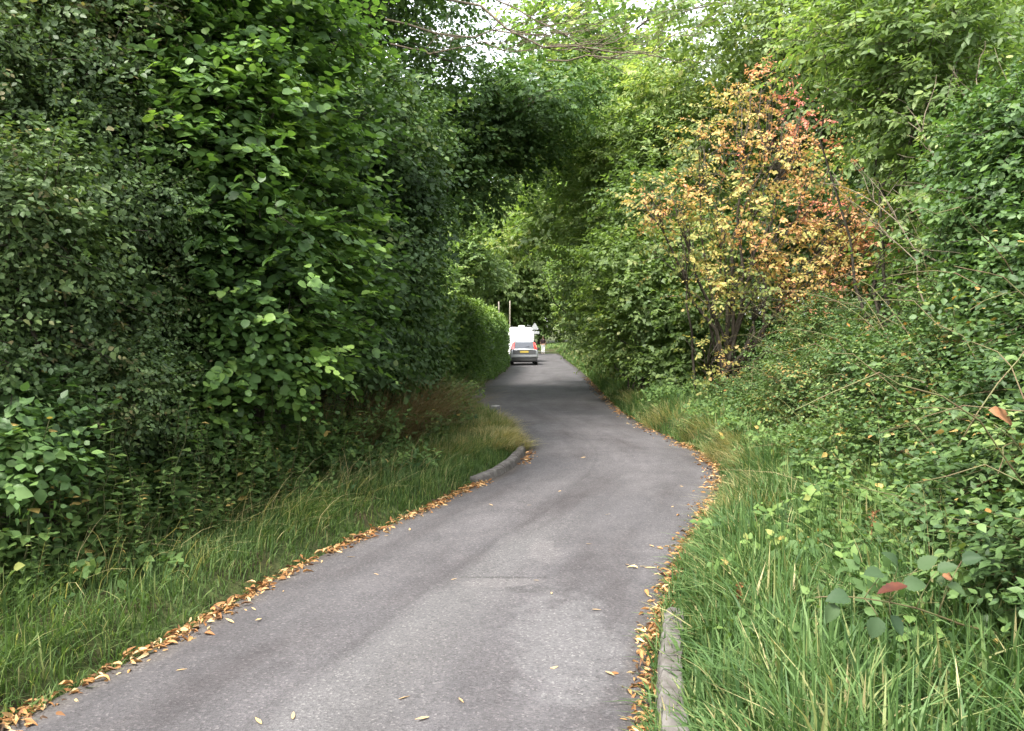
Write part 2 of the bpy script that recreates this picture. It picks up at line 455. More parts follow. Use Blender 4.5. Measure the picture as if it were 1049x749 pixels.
# ---- asphalt
def asphalt_mat():
    m, t, out = new_mat('worn_asphalt')
    L = t.links.new
    N = t.nodes.new
    tc = N('ShaderNodeTexCoord')
    uv = N('ShaderNodeUVMap'); uv.uv_map = 'lane'
    sep = N('ShaderNodeSeparateXYZ'); L(uv.outputs[0], sep.inputs[0])
    def noise(scale, detail=5, rough=.6, vec=None):
        n = N('ShaderNodeTexNoise'); n.inputs['Scale'].default_value = scale; n.inputs['Detail'].default_value = detail; n.inputs['Roughness'].default_value = rough
        L(vec if vec else tc.outputs['Object'], n.inputs['Vector']); return n
    def math_(op, a, b=None, c=None):
        n = N('ShaderNodeMath'); n.operation = op
        for i, v in enumerate((a, b, c)):
            if v is None: continue
            if isinstance(v, (int, float)): n.inputs[i].default_value = v
            else: L(v, n.inputs[i])
        return n.outputs[0]
    def mix(f, a, b, mode='MIX'):
        n = N('ShaderNodeMix'); n.data_type = 'RGBA'; n.blend_type = mode
        for i, v in ((0, f), (6, a), (7, b)):
            if isinstance(v, (int, float)): n.inputs[i].default_value = v
            elif isinstance(v, tuple): n.inputs[i].default_value = (*v, 1)
            else: L(v, n.inputs[i])
        return n.outputs[2]
    big = noise(.55, 5)
    med = noise(3.2, 6)
    fine = noise(120, 3, .7)
    med2 = noise(7.0, 7, .68)
    # stretched along the lane: tyre wear
    mp = N('ShaderNodeMapping'); mp.inputs['Scale'].default_value = (3.2, .28, 1)
    L(uv.outputs[0], mp.inputs['Vector'])
    streak = noise(1.6, 6, .6, mp.outputs[0])
    col = mix(big.outputs['Fac'], (.060, .056, .058), (.088, .084, .087))
    rs = ramp(t, [(.30, (.66, .63, .63)), (.5, (1, 1, 1)), (.70, (1.3, 1.3, 1.3))]); L(streak.outputs['Fac'], rs.inputs[0])
    col = mix(1.0, col, rs.outputs[0], 'MULTIPLY')
    rm = ramp(t, [(.3, (.86, .86, .87)), (.7, (1.12, 1.11, 1.11))]); L(med.outputs['Fac'], rm.inputs[0])
    col = mix(1.0, col, rm.outputs[0], 'MULTIPLY')
    # a relaid strip: lighter between u = .42 and .60, with a dark wandering joint along its left edge
    wob = noise(.8, 4, .55, mp.outputs[0])
    u = math_('ADD', sep.outputs[0], math_('MULTIPLY', math_('SUBTRACT', wob.outputs['Fac'], .5), .22))
    nearf = N('ShaderNodeMapRange'); nearf.inputs['From Min'].default_value = 7.5; nearf.inputs['From Max'].default_value = 6.2
    L(sep.outputs[1], nearf.inputs['Value'])
    band = math_('MULTIPLY', math_('SMOOTH_MIN', math_('MULTIPLY', math_('SUBTRACT', u, .40), 18), math_('MULTIPLY', math_('SUBTRACT', .66, u), 7), .4), 1.0)
    bcl = N('ShaderNodeClamp'); L(band, bcl.inputs[0])
    col = mix(math_('MULTIPLY', bcl.outputs[0], math_('MULTIPLY', nearf.outputs[0], .5)), col, (.115, .112, .112))
    jn = math_('SUBTRACT', 1.0, math_('MULTIPLY', math_('ABSOLUTE', math_('SUBTRACT', u, .405)), 55))
    jc = N('ShaderNodeClamp'); L(jn, jc.inputs[0])
    col = mix(math_('MULTIPLY', jc.outputs[0], math_('MULTIPLY', med.outputs['Fac'], .45)), col, (.035, .033, .034))
    # local repairs, worn spots and plain lighter and darker patches, set in the lane's own plan coordinates
    def spot(x, y, rx, ry, color, amt, edge=6):
        mpp = N('ShaderNodeMapping'); mpp.vector_type = 'POINT'
        mpp.inputs['Location'].default_value = (-x / rx, -y / ry, 0); mpp.inputs['Scale'].default_value = (1 / rx, 1 / ry, 0)
        L(tc.outputs['Object'], mpp.inputs['Vector'])
        ln = N('ShaderNodeVectorMath'); ln.operation = 'LENGTH'; L(mpp.outputs[0], ln.inputs[0])
        d = math_('ADD', ln.outputs['Value'], math_('MULTIPLY', math_('SUBTRACT', med2.outputs['Fac'], .5), 2.6))
        f = N('ShaderNodeClamp'); L(math_('MULTIPLY', math_('SUBTRACT', 1.0, d), edge), f.inputs[0])
        return math_('MULTIPLY', f.outputs[0], amt), color
    for a in ((.24, 5.98, .13, .32, (.125, .117, .118), .5), (-.10, 5.18, .30, .10, (.12, .112, .112), .5), (-.1, 5.30, .36, .03, (.04, .037, .037), .5, 2),
              (.12, 5.05, .16, .10, (.055, .052, .053), .6, 3), (1.1, 7.4, .5, .9, (.07, .067, .071), .5, 2), (.55, 10.2, .5, .9, (.072, .069, .073), .5, 2),
              (.3, 4.2, .35, .9, (.14, .137, .139), .4, 2), (1.7, 17.5, .6, .7, (.057, .055, .057), .7, 3), (1.3, 22, .8, 1.2, (.065, .062, .065), .6, 2), (.6, 30, 1.2, 2, (.068, .065, .068), .5, 2),
              (.6, 14.5, .3, .8, (.125, .121, .124), .5, 2), (-.4, 19.3, .12, .22, (.45, .44, .43), .8, 5)):
        f, c = spot(*a)
        col = mix(f, col, c)
    # dirt along both edges
    ed = math_('MULTIPLY', math_('SUBTRACT', math_('ABSOLUTE', math_('SUBTRACT', sep.outputs[0], .5)), .44), 16)
    ec = N('ShaderNodeClamp'); L(math_('ADD', ed, math_('MULTIPLY', math_('SUBTRACT', med.outputs['Fac'], .5), 1.5)), ec.inputs[0])
    col = mix(math_('MULTIPLY', ec.outputs[0], .5), col, (.10, .08, .06))
    # chippings
    vo = N('ShaderNodeTexVoronoi'); vo.inputs['Scale'].default_value = 105; L(tc.outputs['Object'], vo.inputs['Vector'])
    vs = N('ShaderNodeSeparateColor'); L(vo.outputs['Color'], vs.inputs[0])
    rv = ramp(t, [(0, (.55, .54, .55)), (.35, (.86, .86, .86)), (.75, (1.0, 1.0, 1.0)), (.93, (1.25, 1.24, 1.22)), (1, (1.9, 1.86, 1.8))]); L(vs.outputs[0], rv.inputs[0])
    col = mix(.8, col, rv.outputs[0], 'MULTIPLY')
    pb = N('ShaderNodeBsdfPrincipled'); pb.inputs['Roughness'].default_value = .82; pb.inputs['Specular IOR Level'].default_value = .3
    L(col, pb.inputs['Base Color'])
    bp = N('ShaderNodeBump'); bp.inputs['Strength'].default_value = .5; bp.inputs['Distance'].default_value = .006
    L(math_('ADD', vo.outputs['Distance'], math_('MULTIPLY', fine.outputs['Fac'], .7)), bp.inputs['Height'])
    L(bp.outputs[0], pb.inputs['Normal'])
    L(pb.outputs[0], out.inputs['Surface'])
    return m
M['asphalt'] = asphalt_mat()

def strip_mesh(name, left, right, n_across=13, skirt=.12, camber=.02):
    """a sheet between two edge lines (k,3), with its edges turned down into the ground; UV 'lane' = (across, metres along)"""
    k = len(left)
    u = np.linspace(0, 1, n_across)
    V = left[:, None, :] * (1 - u)[None, :, None] + right[:, None, :] * u[None, :, None]
    V[..., 2] += camber * (1 - (2 * u - 1) ** 2)[None, :]
    lo_l = left.copy(); lo_l[:, 2] -= skirt
    lo_r = right.copy(); lo_r[:, 2] -= skirt
    V = np.concatenate([lo_l[:, None], V, lo_r[:, None]], 1)
    me = grid_mesh(name, V[..., 0], V[..., 1], V[..., 2])
    uu = np.concatenate([[0], u, [1]])
    mid = (left + right) / 2
    s = mid[:, 1].copy()
    if s.max() - s.min() < 6: s = mid[:, 0]
    UV = np.stack(np.broadcast_arrays(uu[None, :], s[:, None]), -1).reshape(-1, 2)
    li = np.empty(len(me.loops), dtype=np.int32); me.loops.foreach_get('vertex_index', li)
    lay = me.uv_layers.new(name='lane')
    lay.data.foreach_set('uv', UV[li].astype(np.float32).ravel())
    return me

ys = np.concatenate([np.arange(-6, 30, .2), np.arange(30, 76.5, .5)])
le = np.stack([XL(ys), ys, rise(ys)], -1)
re_ = np.stack([XR(ys), ys, rise(ys)], -1)
# the bend at the far end, swinging to the left
tl = [(-.35, 76.5), (-1.2, 79.5), (-2.8, 82), (-6, 84.2), (-12, 86.5), (-24, 90)]
trr = [(4.62, 79), (4.68, 84), (4.0, 88.2), (1.0, 91.8), (-9, 94.5), (-22, 98)]
def dens(p, n=24):
    p = np.array(p, float); t = np.linspace(0, len(p) - 1, n); i = np.arange(len(p))
    return np.stack([np.interp(t, i, p[:, 0]), np.interp(t, i, p[:, 1])], -1)
tl, trr = dens(tl), dens(trr)
le = np.concatenate([le, np.concatenate([tl, rise(tl[:, 1])[:, None]], 1)])
re_ = np.concatenate([re_, np.concatenate([trr, rise(trr[:, 1])[:, None]], 1)])
road = link_mesh('road', strip_mesh('road', le, re_), M['asphalt'])
tag(road, 'narrow worn grey asphalt lane winding into the trees', 'road', kind='structure')
xs = np.linspace(.6, -14, 40)
w = 2.1 + 1.0 * smooth((xs + 1.8) / 2.2)
ycd = 22.4 + .12 * np.clip(-xs, 0, 40)
dl_ = np.stack([xs, ycd + w, np.full(40, -.012)], -1); dr_ = np.stack([xs, ycd - w, np.full(40, -.012)], -1)
dm = strip_mesh('side_drive', dl_, dr_, camber=0.004)
link_mesh('side_drive', dm, M['asphalt'])
tag(bpy.data.objects['side_drive'], 'asphalt mouth of a side drive before the clipped hedge', 'drive', kind='structure')

# ------------------------------------------------------------------ kerbstones
def kerb_mat():
    m = plain('kerb_concrete', (.075, .066, .06), .92, spec=.15, noise=(13, (.15, .14, .13)), bump=.3)
    return m
M['kerb'] = kerb_mat()

def kerbstone(pts, label, group, seed, h=.12, wd=.105, z0=-.06):
    """a kerbstone along a short polyline of (x, y) road-edge points; its face stands on the road side (left normal side given by order)"""
    rng = np.random.default_rng(seed)
    p = np.array(pts, float)
    c = p.mean(0)
    tg = unit(np.gradient(p, axis=0)); nrm = np.stack([-tg[:, 1], tg[:, 0]], -1)
    bm = bmesh.new()
    prof = [(0, z0), (.028, h - .03), (.038, h - .010), (.055, h), (wd + .02, h - .004), (wd + .03, h - .014), (wd + .03, z0)]
    rings = []
    for i in range(len(p)):
        row = []
        for (o, z) in prof:
            j = rng.normal(0, .0035, 3) if z > 0 else np.zeros(3)
            q = p[i] - nrm[i] * o - c
            row.append(bm.verts.new((q[0] + j[0], q[1] + j[1], z + j[2])))
        rings.append(row)
    for a, b in zip(rings[:-1], rings[1:]):
        for i in range(len(prof)):
            k = (i + 1) % len(prof)
            bm.faces.new((a[i], a[k], b[k], b[i]))
    bm.faces.new(rings[0][::-1]); bm.faces.new(rings[-1])
    bmesh.ops.recalc_face_normals(bm, faces=bm.faces)
    me = bpy.data.meshes.new('kerbstone'); bm.to_mesh(me); bm.free()
    o = link_mesh('kerbstone', me, M['kerb'])
    o.location = (c[0], c[1], 0)
    tag(o, label, 'kerbstone', group)
    return o

def kerb_run(f, y0, y1, n, gap, side, labels, group, seed, h, off=0.0):
    ed = np.linspace(y0, y1, n + 1)
    for i in range(n):
        yv = np.linspace(ed[i] + gap, ed[i + 1] - gap, 7)
        pts = [(f(v) + off, v) for v in yv]
        if side == 'R': pts = pts
        else: pts = pts[::-1]
        kerbstone(pts, labels[i], group, seed + i, h=h + .012 * ((i * 7) % 3 - 1) - (.022 * max(0, i - 3) if side == 'R' else 0))
kerb_run(XR, 1.5, 4.5, 6, .013, 'R', ['pale kerbstone behind the viewer beside the right verge', 'grey kerbstone just outside the bottom edge of the picture',
         'grey kerbstone half hidden by grass at the very bottom of the right verge',
         'tall grey kerbstone with a clean dark face beside the gutter leaves, right verge',
         'low pale kerbstone top fringed by green grass, right verge', 'farthest low kerbstone of the right verge, mostly under grass'],
         'kerbstones along the right verge', 11, .135, .0)
kerb_run(XL, 8.9, 12.0, 4, .006, 'L', ['grey kerbstone sinking into grass at the near end of the left kerb', 'curved kerbstone below the dry grass tip, second from the near end of the left kerb',
         'curved grey kerbstone turning round the nose of the left verge', 'last kerbstone of the left kerb, beside a patch of yellow leaves'],
         'kerbstones round the tip of the left verge', 31, .085, .0)

# ------------------------------------------------------------------ plant builders
def crown_obj(root, rng, blobs, n_spr, n_leaf, leaf, spray, asp, shape, mat, name='crown', up=.1, flat=.8, inner=.5, tbias=0, hang=.2, jit=.28, twigs=None, tintfun=None, out=.6, droop=.15, floor=None):
    A, D, U, bi = blob_anchors(rng, blobs, n_spr, inner=inner, up=up, flat=flat, out=out)
    if floor is not None:
        k = A[:, 2] > floor
        A, D, U, bi = A[k], D[k], U[k], bi[k]
    Ls = spray * (.6 + .8 * rng.random(len(A)))
    pos, dr, nr, ln, idx = sprays(rng, A, D, U, Ls, n_leaf, leaf, hang=hang, jit=jit, droop=droop)
    nb = len(blobs)
    bt = rng.normal(0, .15, nb)
    st = .42 + bt[bi] + rng.normal(0, .19, len(A)) + tbias
    tint = np.clip(st[idx] + rng.normal(0, .13, len(pos)), 0, .985)
    od = rng.random(len(pos)) < .004
    tint[od] = 1.0
    if tintfun is not None:
        tint = tintfun(pos, A[idx], idx, rng)
    me = leaf_mesh(name, pos, dr, nr, ln, asp, shape, tint, rng)
    o = link_mesh(name, me, mat, root)
    if twigs is not None:
        k = rng.choice(len(A), min(len(A), twigs[1]), replace=False)
        B = A[k] + D[k] * Ls[k][:, None] * .95
        B[:, 2] -= .12 * Ls[k]
        pa, ra = twig_quads(A[k] - D[k] * Ls[k][:, None] * .5, B, twigs[0])
        link_mesh('twigs', tubes_mesh('twigs', pa, ra, 3), twigs[2], root)
    return o

def limbs_obj(root, rng, trunk_path, trunk_r, blobs, n_limb, mat, limb_r=.05, name='trunk', sides=7):
    tp = np.array(trunk_path, float)
    paths = [tp]; radii = [np.linspace(trunk_r, trunk_r * .35, len(tp))]
    radii[0][0] *= 1.35
    B = np.array(blobs)
    order = rng.permutation(len(B))[:n_limb]
    for b in order:
        tgt = B[b, :3]
        # leave the trunk below the clump
        hz = tgt[2] - .35 * np.linalg.norm(tgt[:2] - tp[-1, :2]) - .4
        i = int(np.argmin(np.abs(tp[:, 2] - hz)))
        i = min(max(i, 1), len(tp) - 1)
        p = bend(rng, tp[i], tgt, 6, sag=.06, wob=.05)
        paths.append(p); radii.append(np.linspace(min(limb_r * (.7 + .6 * rng.random()), radii[0][i] * .8), .008, 6))
        for q in range(2):
            e = tgt + rng.normal(0, .5, 3) * B[b, 3:]
            paths.append(bend(rng, p[3], e, 5, sag=.05, wob=.05)); radii.append(np.linspace(limb_r * .35, .004, 5))
    return link_mesh(name, tubes_mesh(name, paths, radii, sides), mat, root)

def gen_blobs(rng, H, z0, RX, RY, n, size=(.26, .40), cx=0.0, cy=0.0, power=.55):
    out = []
    for i in range(n):
        d = unit(rng.normal(0, 1, 3))
        f = rng.random() ** power * .82
        hz = (H - z0) / 2
        c = np.array([cx, cy, z0 + hz]) + d * f * np.array([RX, RY, hz])
        s = size[0] + (size[1] - size[0]) * rng.random()
        out.append((*c, RX * s, RY * s, min(hz, max(RX, RY)) * s * .8))
    return out

def tree(name, label, cat, loc, H, z0, RX, RY, mat, leaf=.11, nb=36, nspr=5200, nleaf=9, spray=.55, asp=.34, seed=1, trunk_r=.16, lean=(0, 0), crown_off=(0, 0), group=None, bark='bark', size=(.24, .38), tb=0, shape='simple', n_limb=18, hang=.2, inner=.4, rz=0, slope=0.0):
    rng = np.random.default_rng(seed)
    root = thing(name, label, cat, loc, rz, group)
    blobs = gen_blobs(rng, H, z0, RX, RY, nb, size, crown_off[0], crown_off[1])
    blobs = [(b[0], b[1], b[2] + slope * max(0.0, b[0]), *b[3:]) for b in blobs]
    top = np.array([lean[0] + crown_off[0] * .8, lean[1] + crown_off[1] * .8, H * .78])
    tp = bend(rng, (0, 0, -.15), top, 9, sag=0, wob=.02)
    limbs_obj(root, rng, tp, trunk_r, blobs, n_limb, M[bark], limb_r=trunk_r * .4)
    crown_obj(root, rng, blobs, nspr, nleaf, leaf, spray, asp, shape, M[mat], tbias=tb, hang=hang, inner=inner)
    return root

def gz(x, y): return float(ground(np.array([x]), np.array([y]))[0])
def at(x, y, dz=0.0): return (x, y, gz(x, y) + dz)

def shrub(name, label, cat, loc, blobs, mat, nspr, nleaf=8, leaf=.07, spray=.3, asp=.36, shape='ovate', seed=1, stems=7, bark='dark_bark', group=None, tb=0, twigs=None, flat=.7, hang=.25, inner=.45, up=.12, tintfun=None, jit=.3, stem_r=.025, part='foliage', droop=.15, out=.6, floor=.02):
    """blobs are given in the world's metres relative to loc"""
    rng = np.random.default_rng(seed)
    root = thing(name, label, cat, loc, 0, group)
    B = np.array(blobs)
    paths, radii = [], []
    for i in range(stems):
        b = B[i % len(B)]
        foot = rng.normal(0, .18, 3); foot[2] = -.1
        foot[:2] += b[:2] * .25
        tgt = b[:3] + rng.normal(0, .35, 3) * b[3:]
        paths.append(bend(rng, foot, tgt, 7, sag=.05, wob=.04)); radii.append(np.linspace(stem_r * (.7 + .6 * rng.random()), .005, 7))
    link_mesh('stems', tubes_mesh('stems', paths, radii, 5), M[bark], root)
    crown_obj(root, rng, blobs, nspr, nleaf, leaf, spray, asp, shape, M[mat], name=part, tbias=tb, flat=flat, hang=hang, inner=inner, up=up, twigs=twigs, tintfun=tintfun, jit=jit, droop=droop, out=out, floor=floor)
    return root

def rel(points, loc):
    """world-space clumps -> relative to loc"""
    return [(x - loc[0], y - loc[1], z - loc[2], a, b, c) for (x, y, z, a, b, c) in points]

# ------------------------------------------------------------------ left side: near plants
# hazel with big round leaves
hz_loc = at(-3.0, 8.3)
rngh = np.random.default_rng(5)
HB = []
for (px, py, Y, r) in [(190, 60, 7.2, .5), (250, 50, 7.7, .5), (215, 110, 7.0, .5), (275, 110, 7.5, .5), (180, 165, 6.9, .42), (240, 170, 7.2, .55), (295, 165, 7.8, .5), (335, 215, 8.4, .45),
                       (200, 230, 6.8, .42), (260, 240, 7.1, .5), (310, 250, 7.8, .48), (215, 300, 6.9, .4), (270, 310, 7.2, .5), (325, 305, 8.1, .42), (240, 365, 7.0, .38), (290, 360, 7.4, .42), (335, 360, 8.3, .36), (260, 410, 7.2, .32), (215, 415, 6.9, .26),
                       (190, -10, 7.4, .6), (260, -20, 7.8, .6), (320, 40, 8.5, .5), (150, 110, 7.2, .35), (165, 20, 7.3, .4), (350, 130, 8.8, .4), (360, 275, 8.8, .35)]:
    p = P(px, py, Y)
    HB.append((p[0], p[1], p[2], r * 1.05, r * 1.1, r * .62))
shrub('hazel_bush', 'tall hazel bush with large round bright green leaves, second mass from the left', 'bush', hz_loc, rel(HB, hz_loc), 'hazel', 3700, nleaf=9, leaf=.064, spray=.40, asp=.46, shape='round',
      seed=6, stems=16, tb=.10, flat=1.05, hang=.12, twigs=(.004, 900, M['dark_bark']), stem_r=.03, inner=.4, jit=.24)
# dark inner bulk behind the hazel
def thicket(name, label, cat, px_list, mat, nspr, leaf, seed, group=None, shape='ovate', foot=None, nleaf=8, spray=.3, tb=0, asp=.36, stems=10, twigs=None, flat=.6, inner=.3):
    W = []
    rj = np.random.default_rng(seed + 900)
    for (px, py, Y, r) in px_list:
        p = P(px, py, Y + rj.uniform(-.35, .4))
        r *= rj.uniform(.7, 1.1)
        W.append((p[0], p[1], max(p[2], .25), r, r, r * .85))
    if foot is None:
        foot = (float(np.mean([w_[0] for w_ in W])), float(np.mean([w_[1] for w_ in W])))
    loc = at(*foot)
    return shrub(name, label, cat, loc, rel(W, loc), mat, nspr, nleaf=nleaf, leaf=leaf, spray=spray, asp=asp, shape=shape, seed=seed, stems=stems, group=group, tb=tb, twigs=twigs, flat=flat, inner=inner)

thicket('thorn_bush', 'dark small leaved thorn bush against the left side of the hazel', 'bush',
        [(120, 150, 6.6, .5), (150, 210, 6.4, .45), (120, 270, 6.2, .5), (160, 300, 6.4, .45), (130, 340, 6.1, .5), (175, 370, 6.5, .4), (110, 400, 6.0, .45), (150, 440, 6.2, .4), (90, 90, 6.8, .6), (150, 120, 7.0, .5), (195, 440, 6.7, .35)],
        'ivy', 6500, .030, 21, twigs=(.003, 500, M['dark_bark']), foot=(-3.1, 6.9), spray=.22)
thicket('ivy_thicket', 'ivy grown thicket filling the left edge of the picture from ground to top', 'thicket',
        [(30, 40, 6.2, .7), (70, 100, 6.2, .6), (20, 130, 5.6, .6), (60, 190, 5.7, .55), (10, 220, 5.3, .55), (50, 270, 5.4, .5), (20, 320, 5.2, .5), (70, 340, 5.6, .5), (40, 390, 5.3, .45), (80, 420, 5.6, .4), (0, 410, 5.1, .45), (20, 470, 5.1, .4),
         (70, 20, 6.6, .7), (-30, 60, 5.6, .7), (-40, 200, 5.2, .6), (-40, 350, 5.0, .6), (120, 40, 7.0, .7), (60, -60, 6.4, .8)],
        'ivy', 9000, .036, 22, twigs=(.004, 500, M['dark_bark']), foot=(-3.5, 5.7), spray=.24, tb=.05, asp=.35)
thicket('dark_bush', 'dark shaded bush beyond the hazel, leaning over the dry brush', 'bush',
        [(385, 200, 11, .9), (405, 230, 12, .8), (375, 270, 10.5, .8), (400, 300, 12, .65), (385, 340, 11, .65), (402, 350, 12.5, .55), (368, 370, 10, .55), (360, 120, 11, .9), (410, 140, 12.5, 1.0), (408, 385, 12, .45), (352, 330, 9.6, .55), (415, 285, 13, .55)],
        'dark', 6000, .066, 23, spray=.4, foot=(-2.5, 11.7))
thicket('holly_bush', 'narrow lit bush with a bright crown just left of the clipped hedge', 'bush',
        [(425, 315, 14.2, .40), (425, 345, 14.0, .40), (425, 372, 13.6, .36), (408, 350, 13.5, .45), (436, 394, 13.8, .26), (415, 385, 13.2, .4), (440, 325, 14.4, .25)],
        'mid', 1700, .075, 24, spray=.34, foot=(-1.35, 14.1), tb=.08)
thicket('elder_bush', 'low bush with broad green leaves at the foot of the ivy thicket, left edge', 'bush',
        [(0, 400, 5.2, .26), (35, 435, 5.3, .28), (-10, 455, 5.0, .3), (15, 480, 5.0, .26), (60, 480, 5.4, .22)], 'mid', 520, .058, 26, nleaf=7, spray=.3, tb=-.05, asp=.36, foot=(-3.3, 5.25), stems=6)
# second row closing the left side
def backdrop_bush(name, label, x, y, rx, H, mat, seed, nspr=2400, leaf=.12, group=None, tb=0):
    rng = np.random.default_rng(seed)
    B = []
    for i in range(16):
        a = rng.random() * 2 * np.pi; f = rng.random() ** .6
        B.append((rx * f * .8 * math.cos(a), rx * f * .8 * math.sin(a), .4 + (H - .8) * rng.random(), rx * .42, rx * .42, min(rx * .4, H * .25)))
    return shrub(name, label, 'bush', at(x, y), B, mat, nspr, nleaf=8, leaf=leaf, spray=.5, asp=.36, shape='simple', seed=seed, stems=8, group=group, tb=tb, stem_r=.04)

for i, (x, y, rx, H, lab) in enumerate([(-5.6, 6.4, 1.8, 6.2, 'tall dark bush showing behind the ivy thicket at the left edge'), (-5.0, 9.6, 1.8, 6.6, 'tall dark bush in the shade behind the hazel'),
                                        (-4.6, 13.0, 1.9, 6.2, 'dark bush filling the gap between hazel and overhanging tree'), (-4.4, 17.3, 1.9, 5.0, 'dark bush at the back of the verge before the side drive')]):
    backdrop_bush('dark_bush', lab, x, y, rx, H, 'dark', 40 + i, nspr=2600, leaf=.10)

# ------------------------------------------------------------------ overhanging dark tree on the left and neighbours
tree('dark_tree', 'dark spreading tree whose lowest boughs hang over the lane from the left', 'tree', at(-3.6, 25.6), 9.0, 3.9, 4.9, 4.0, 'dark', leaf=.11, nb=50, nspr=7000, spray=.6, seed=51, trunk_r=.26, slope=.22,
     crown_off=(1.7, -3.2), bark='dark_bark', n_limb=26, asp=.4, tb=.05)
t_l = tree('leaning_tree', 'leaning tree above the hazel with bare dead boughs across the lane', 'tree', at(-3.4, 13.5), 10.5, 5.2, 3.0, 3.2, 'dark', leaf=.09, nb=24, nspr=2800, spray=.5, seed=52, trunk_r=.15,
           lean=(1.0, 0), crown_off=(.2, .8), bark='bark', n_limb=16)
tree('oak', 'broad oak reaching over the lane at the top of the picture', 'tree', at(-6.4, 17.5), 12.0, 5.4, 4.2, 4.2, 'mid', leaf=.10, nb=34, nspr=3800, spray=.6, seed=53, trunk_r=.3, crown_off=(1.8, .5), bark='dark_bark', n_limb=20, tb=-.06)

def bare_boughs(parent, specs, seed, mat, part='bare_branches'):
    rng = np.random.default_rng(seed)
    o = np.array(parent.location)
    paths, radii = [], []
    def grow(a, b, r, depth, sag):
        p = bend(rng, a, b, 9, sag=sag, wob=.025)
        paths.append(p - o); radii.append(np.linspace(r, r * .3, 9))
        if depth == 0: return
        L = np.linalg.norm(b - a)
        for k in range(7 if depth > 1 else 4):
            i = rng.integers(2, 8)
            d = unit((b - a)[None])[0] * .8 + rng.normal(0, .5, 3); d[2] = abs(d[2]) * .5 - .05
            grow(p[i], p[i] + unit(d[None])[0] * L * (.25 + .25 * rng.random()), r * .5 * (1 - .07 * i) + .0015, depth - 1, -.08)
    for a, b, r, sag in specs:
        grow(np.array(a, float), np.array(b, float), r * .7, 2, sag)
    return link_mesh(part, tubes_mesh(part, paths, radii, 4), mat, parent)

bare_boughs(t_l, [(P(395, 20, 13.2), P(610, 10, 12.0), .030, -.10), (P(400, 45, 13.2), P(560, 40, 12.2), .026, -.04), (P(430, -20, 13), P(690, 62, 12.0), .036, -.07),
                  (P(560, 62, 12.2), P(735, 20, 11.6), .022, -.08), (P(470, -30, 13), P(640, 75, 12.3), .024, -.03)], 61, M['twig'])

# ------------------------------------------------------------------ clipped hedge along the drive and lane
def clipped_hedge():
    rng = np.random.default_rng(71)
    loc = at(-2.0, 38)
    root = thing('clipped_hedge', 'clipped bright green hedge beside the parked silver car', 'hedge', loc)
    n = 15000
    y = 25.2 + 27 * rng.random(n)
    # side face (+x), front end (-y) and top
    which = rng.random(n)
    d = np.zeros((n, 3)); A = np.zeros((n, 3))
    face_x = XL(y) - .12 - .3 * smooth((y - 42) / 5)
    h = 2.72 + .08 * np.sin(y * .9)
    z = h * rng.random(n) ** .85
    s = which < .55
    A[s] = np.stack([face_x[s] - .30 * rng.random(s.sum()) ** 1.5 - .25 * smooth((z[s] - 2.1) / .6) , y[s], z[s]], -1); d[s] = (1, -.25, .25)
    tp = (which >= .55) & (which < .8)
    A[tp] = np.stack([face_x[tp] - .2 - 1.7 * rng.random(tp.sum()), y[tp], h[tp] - .2 * rng.random(tp.sum())], -1); d[tp] = (.3, -.3, 1)
    fr = which >= .8
    m = fr.sum()
    A[fr] = np.stack([-1.4 - 2.3 * rng.random(m), 25.1 + .35 * rng.random(m), 2.6 * rng.random(m)], -1); d[fr] = (.2, -1, .3)
    A[:, :2] += .08 * np.sin(A[:, 2:3] * 6 + y[:, None])
    gzv = ground(A[:, 0], A[:, 1])
    A[:, 2] += np.maximum(gzv, 0)
    D = unit(d + rng.normal(0, .5, (n, 3)) + np.array([0, 0, .3])); U = unit(d + rng.normal(0, .35, (n, 3)) + np.array([0, 0, .5]))
    pos, dr, nr, ln, idx = sprays(rng, A, D, U, .28 * (.6 + .8 * rng.random(n)), 6, .085, hang=.05)
    tint = np.clip(.45 + .35 * smooth((A[idx, 2] - 2.0) / .7) + rng.normal(0, .17, len(pos)), 0, 1)   # light on the clipped top, painted into the leaf tint
    W = pos - np.array(loc)
    link_mesh('foliage', leaf_mesh('foliage', W, dr, nr, ln, .42, 'simple', tint, rng), M['hedge'], root)
    paths, radii = [], []
    for yy in np.arange(25.8, 51.8, .7):
        x0 = float(XL(yy)) - .9
        for k in range(3):
            a = np.array([x0 + rng.normal(0, .15), yy + rng.normal(0, .1), 0.0]) - np.array(loc)
            b = a + np.array([rng.normal(0, .3), rng.normal(0, .3), 2.3])
            paths.append(bend(rng, a, b, 5, 0, .03)); radii.append(np.linspace(.03, .008, 5))
    link_mesh('stems', tubes_mesh('stems', paths, radii, 5), M['dark_bark'], root)
clipped_hedge()

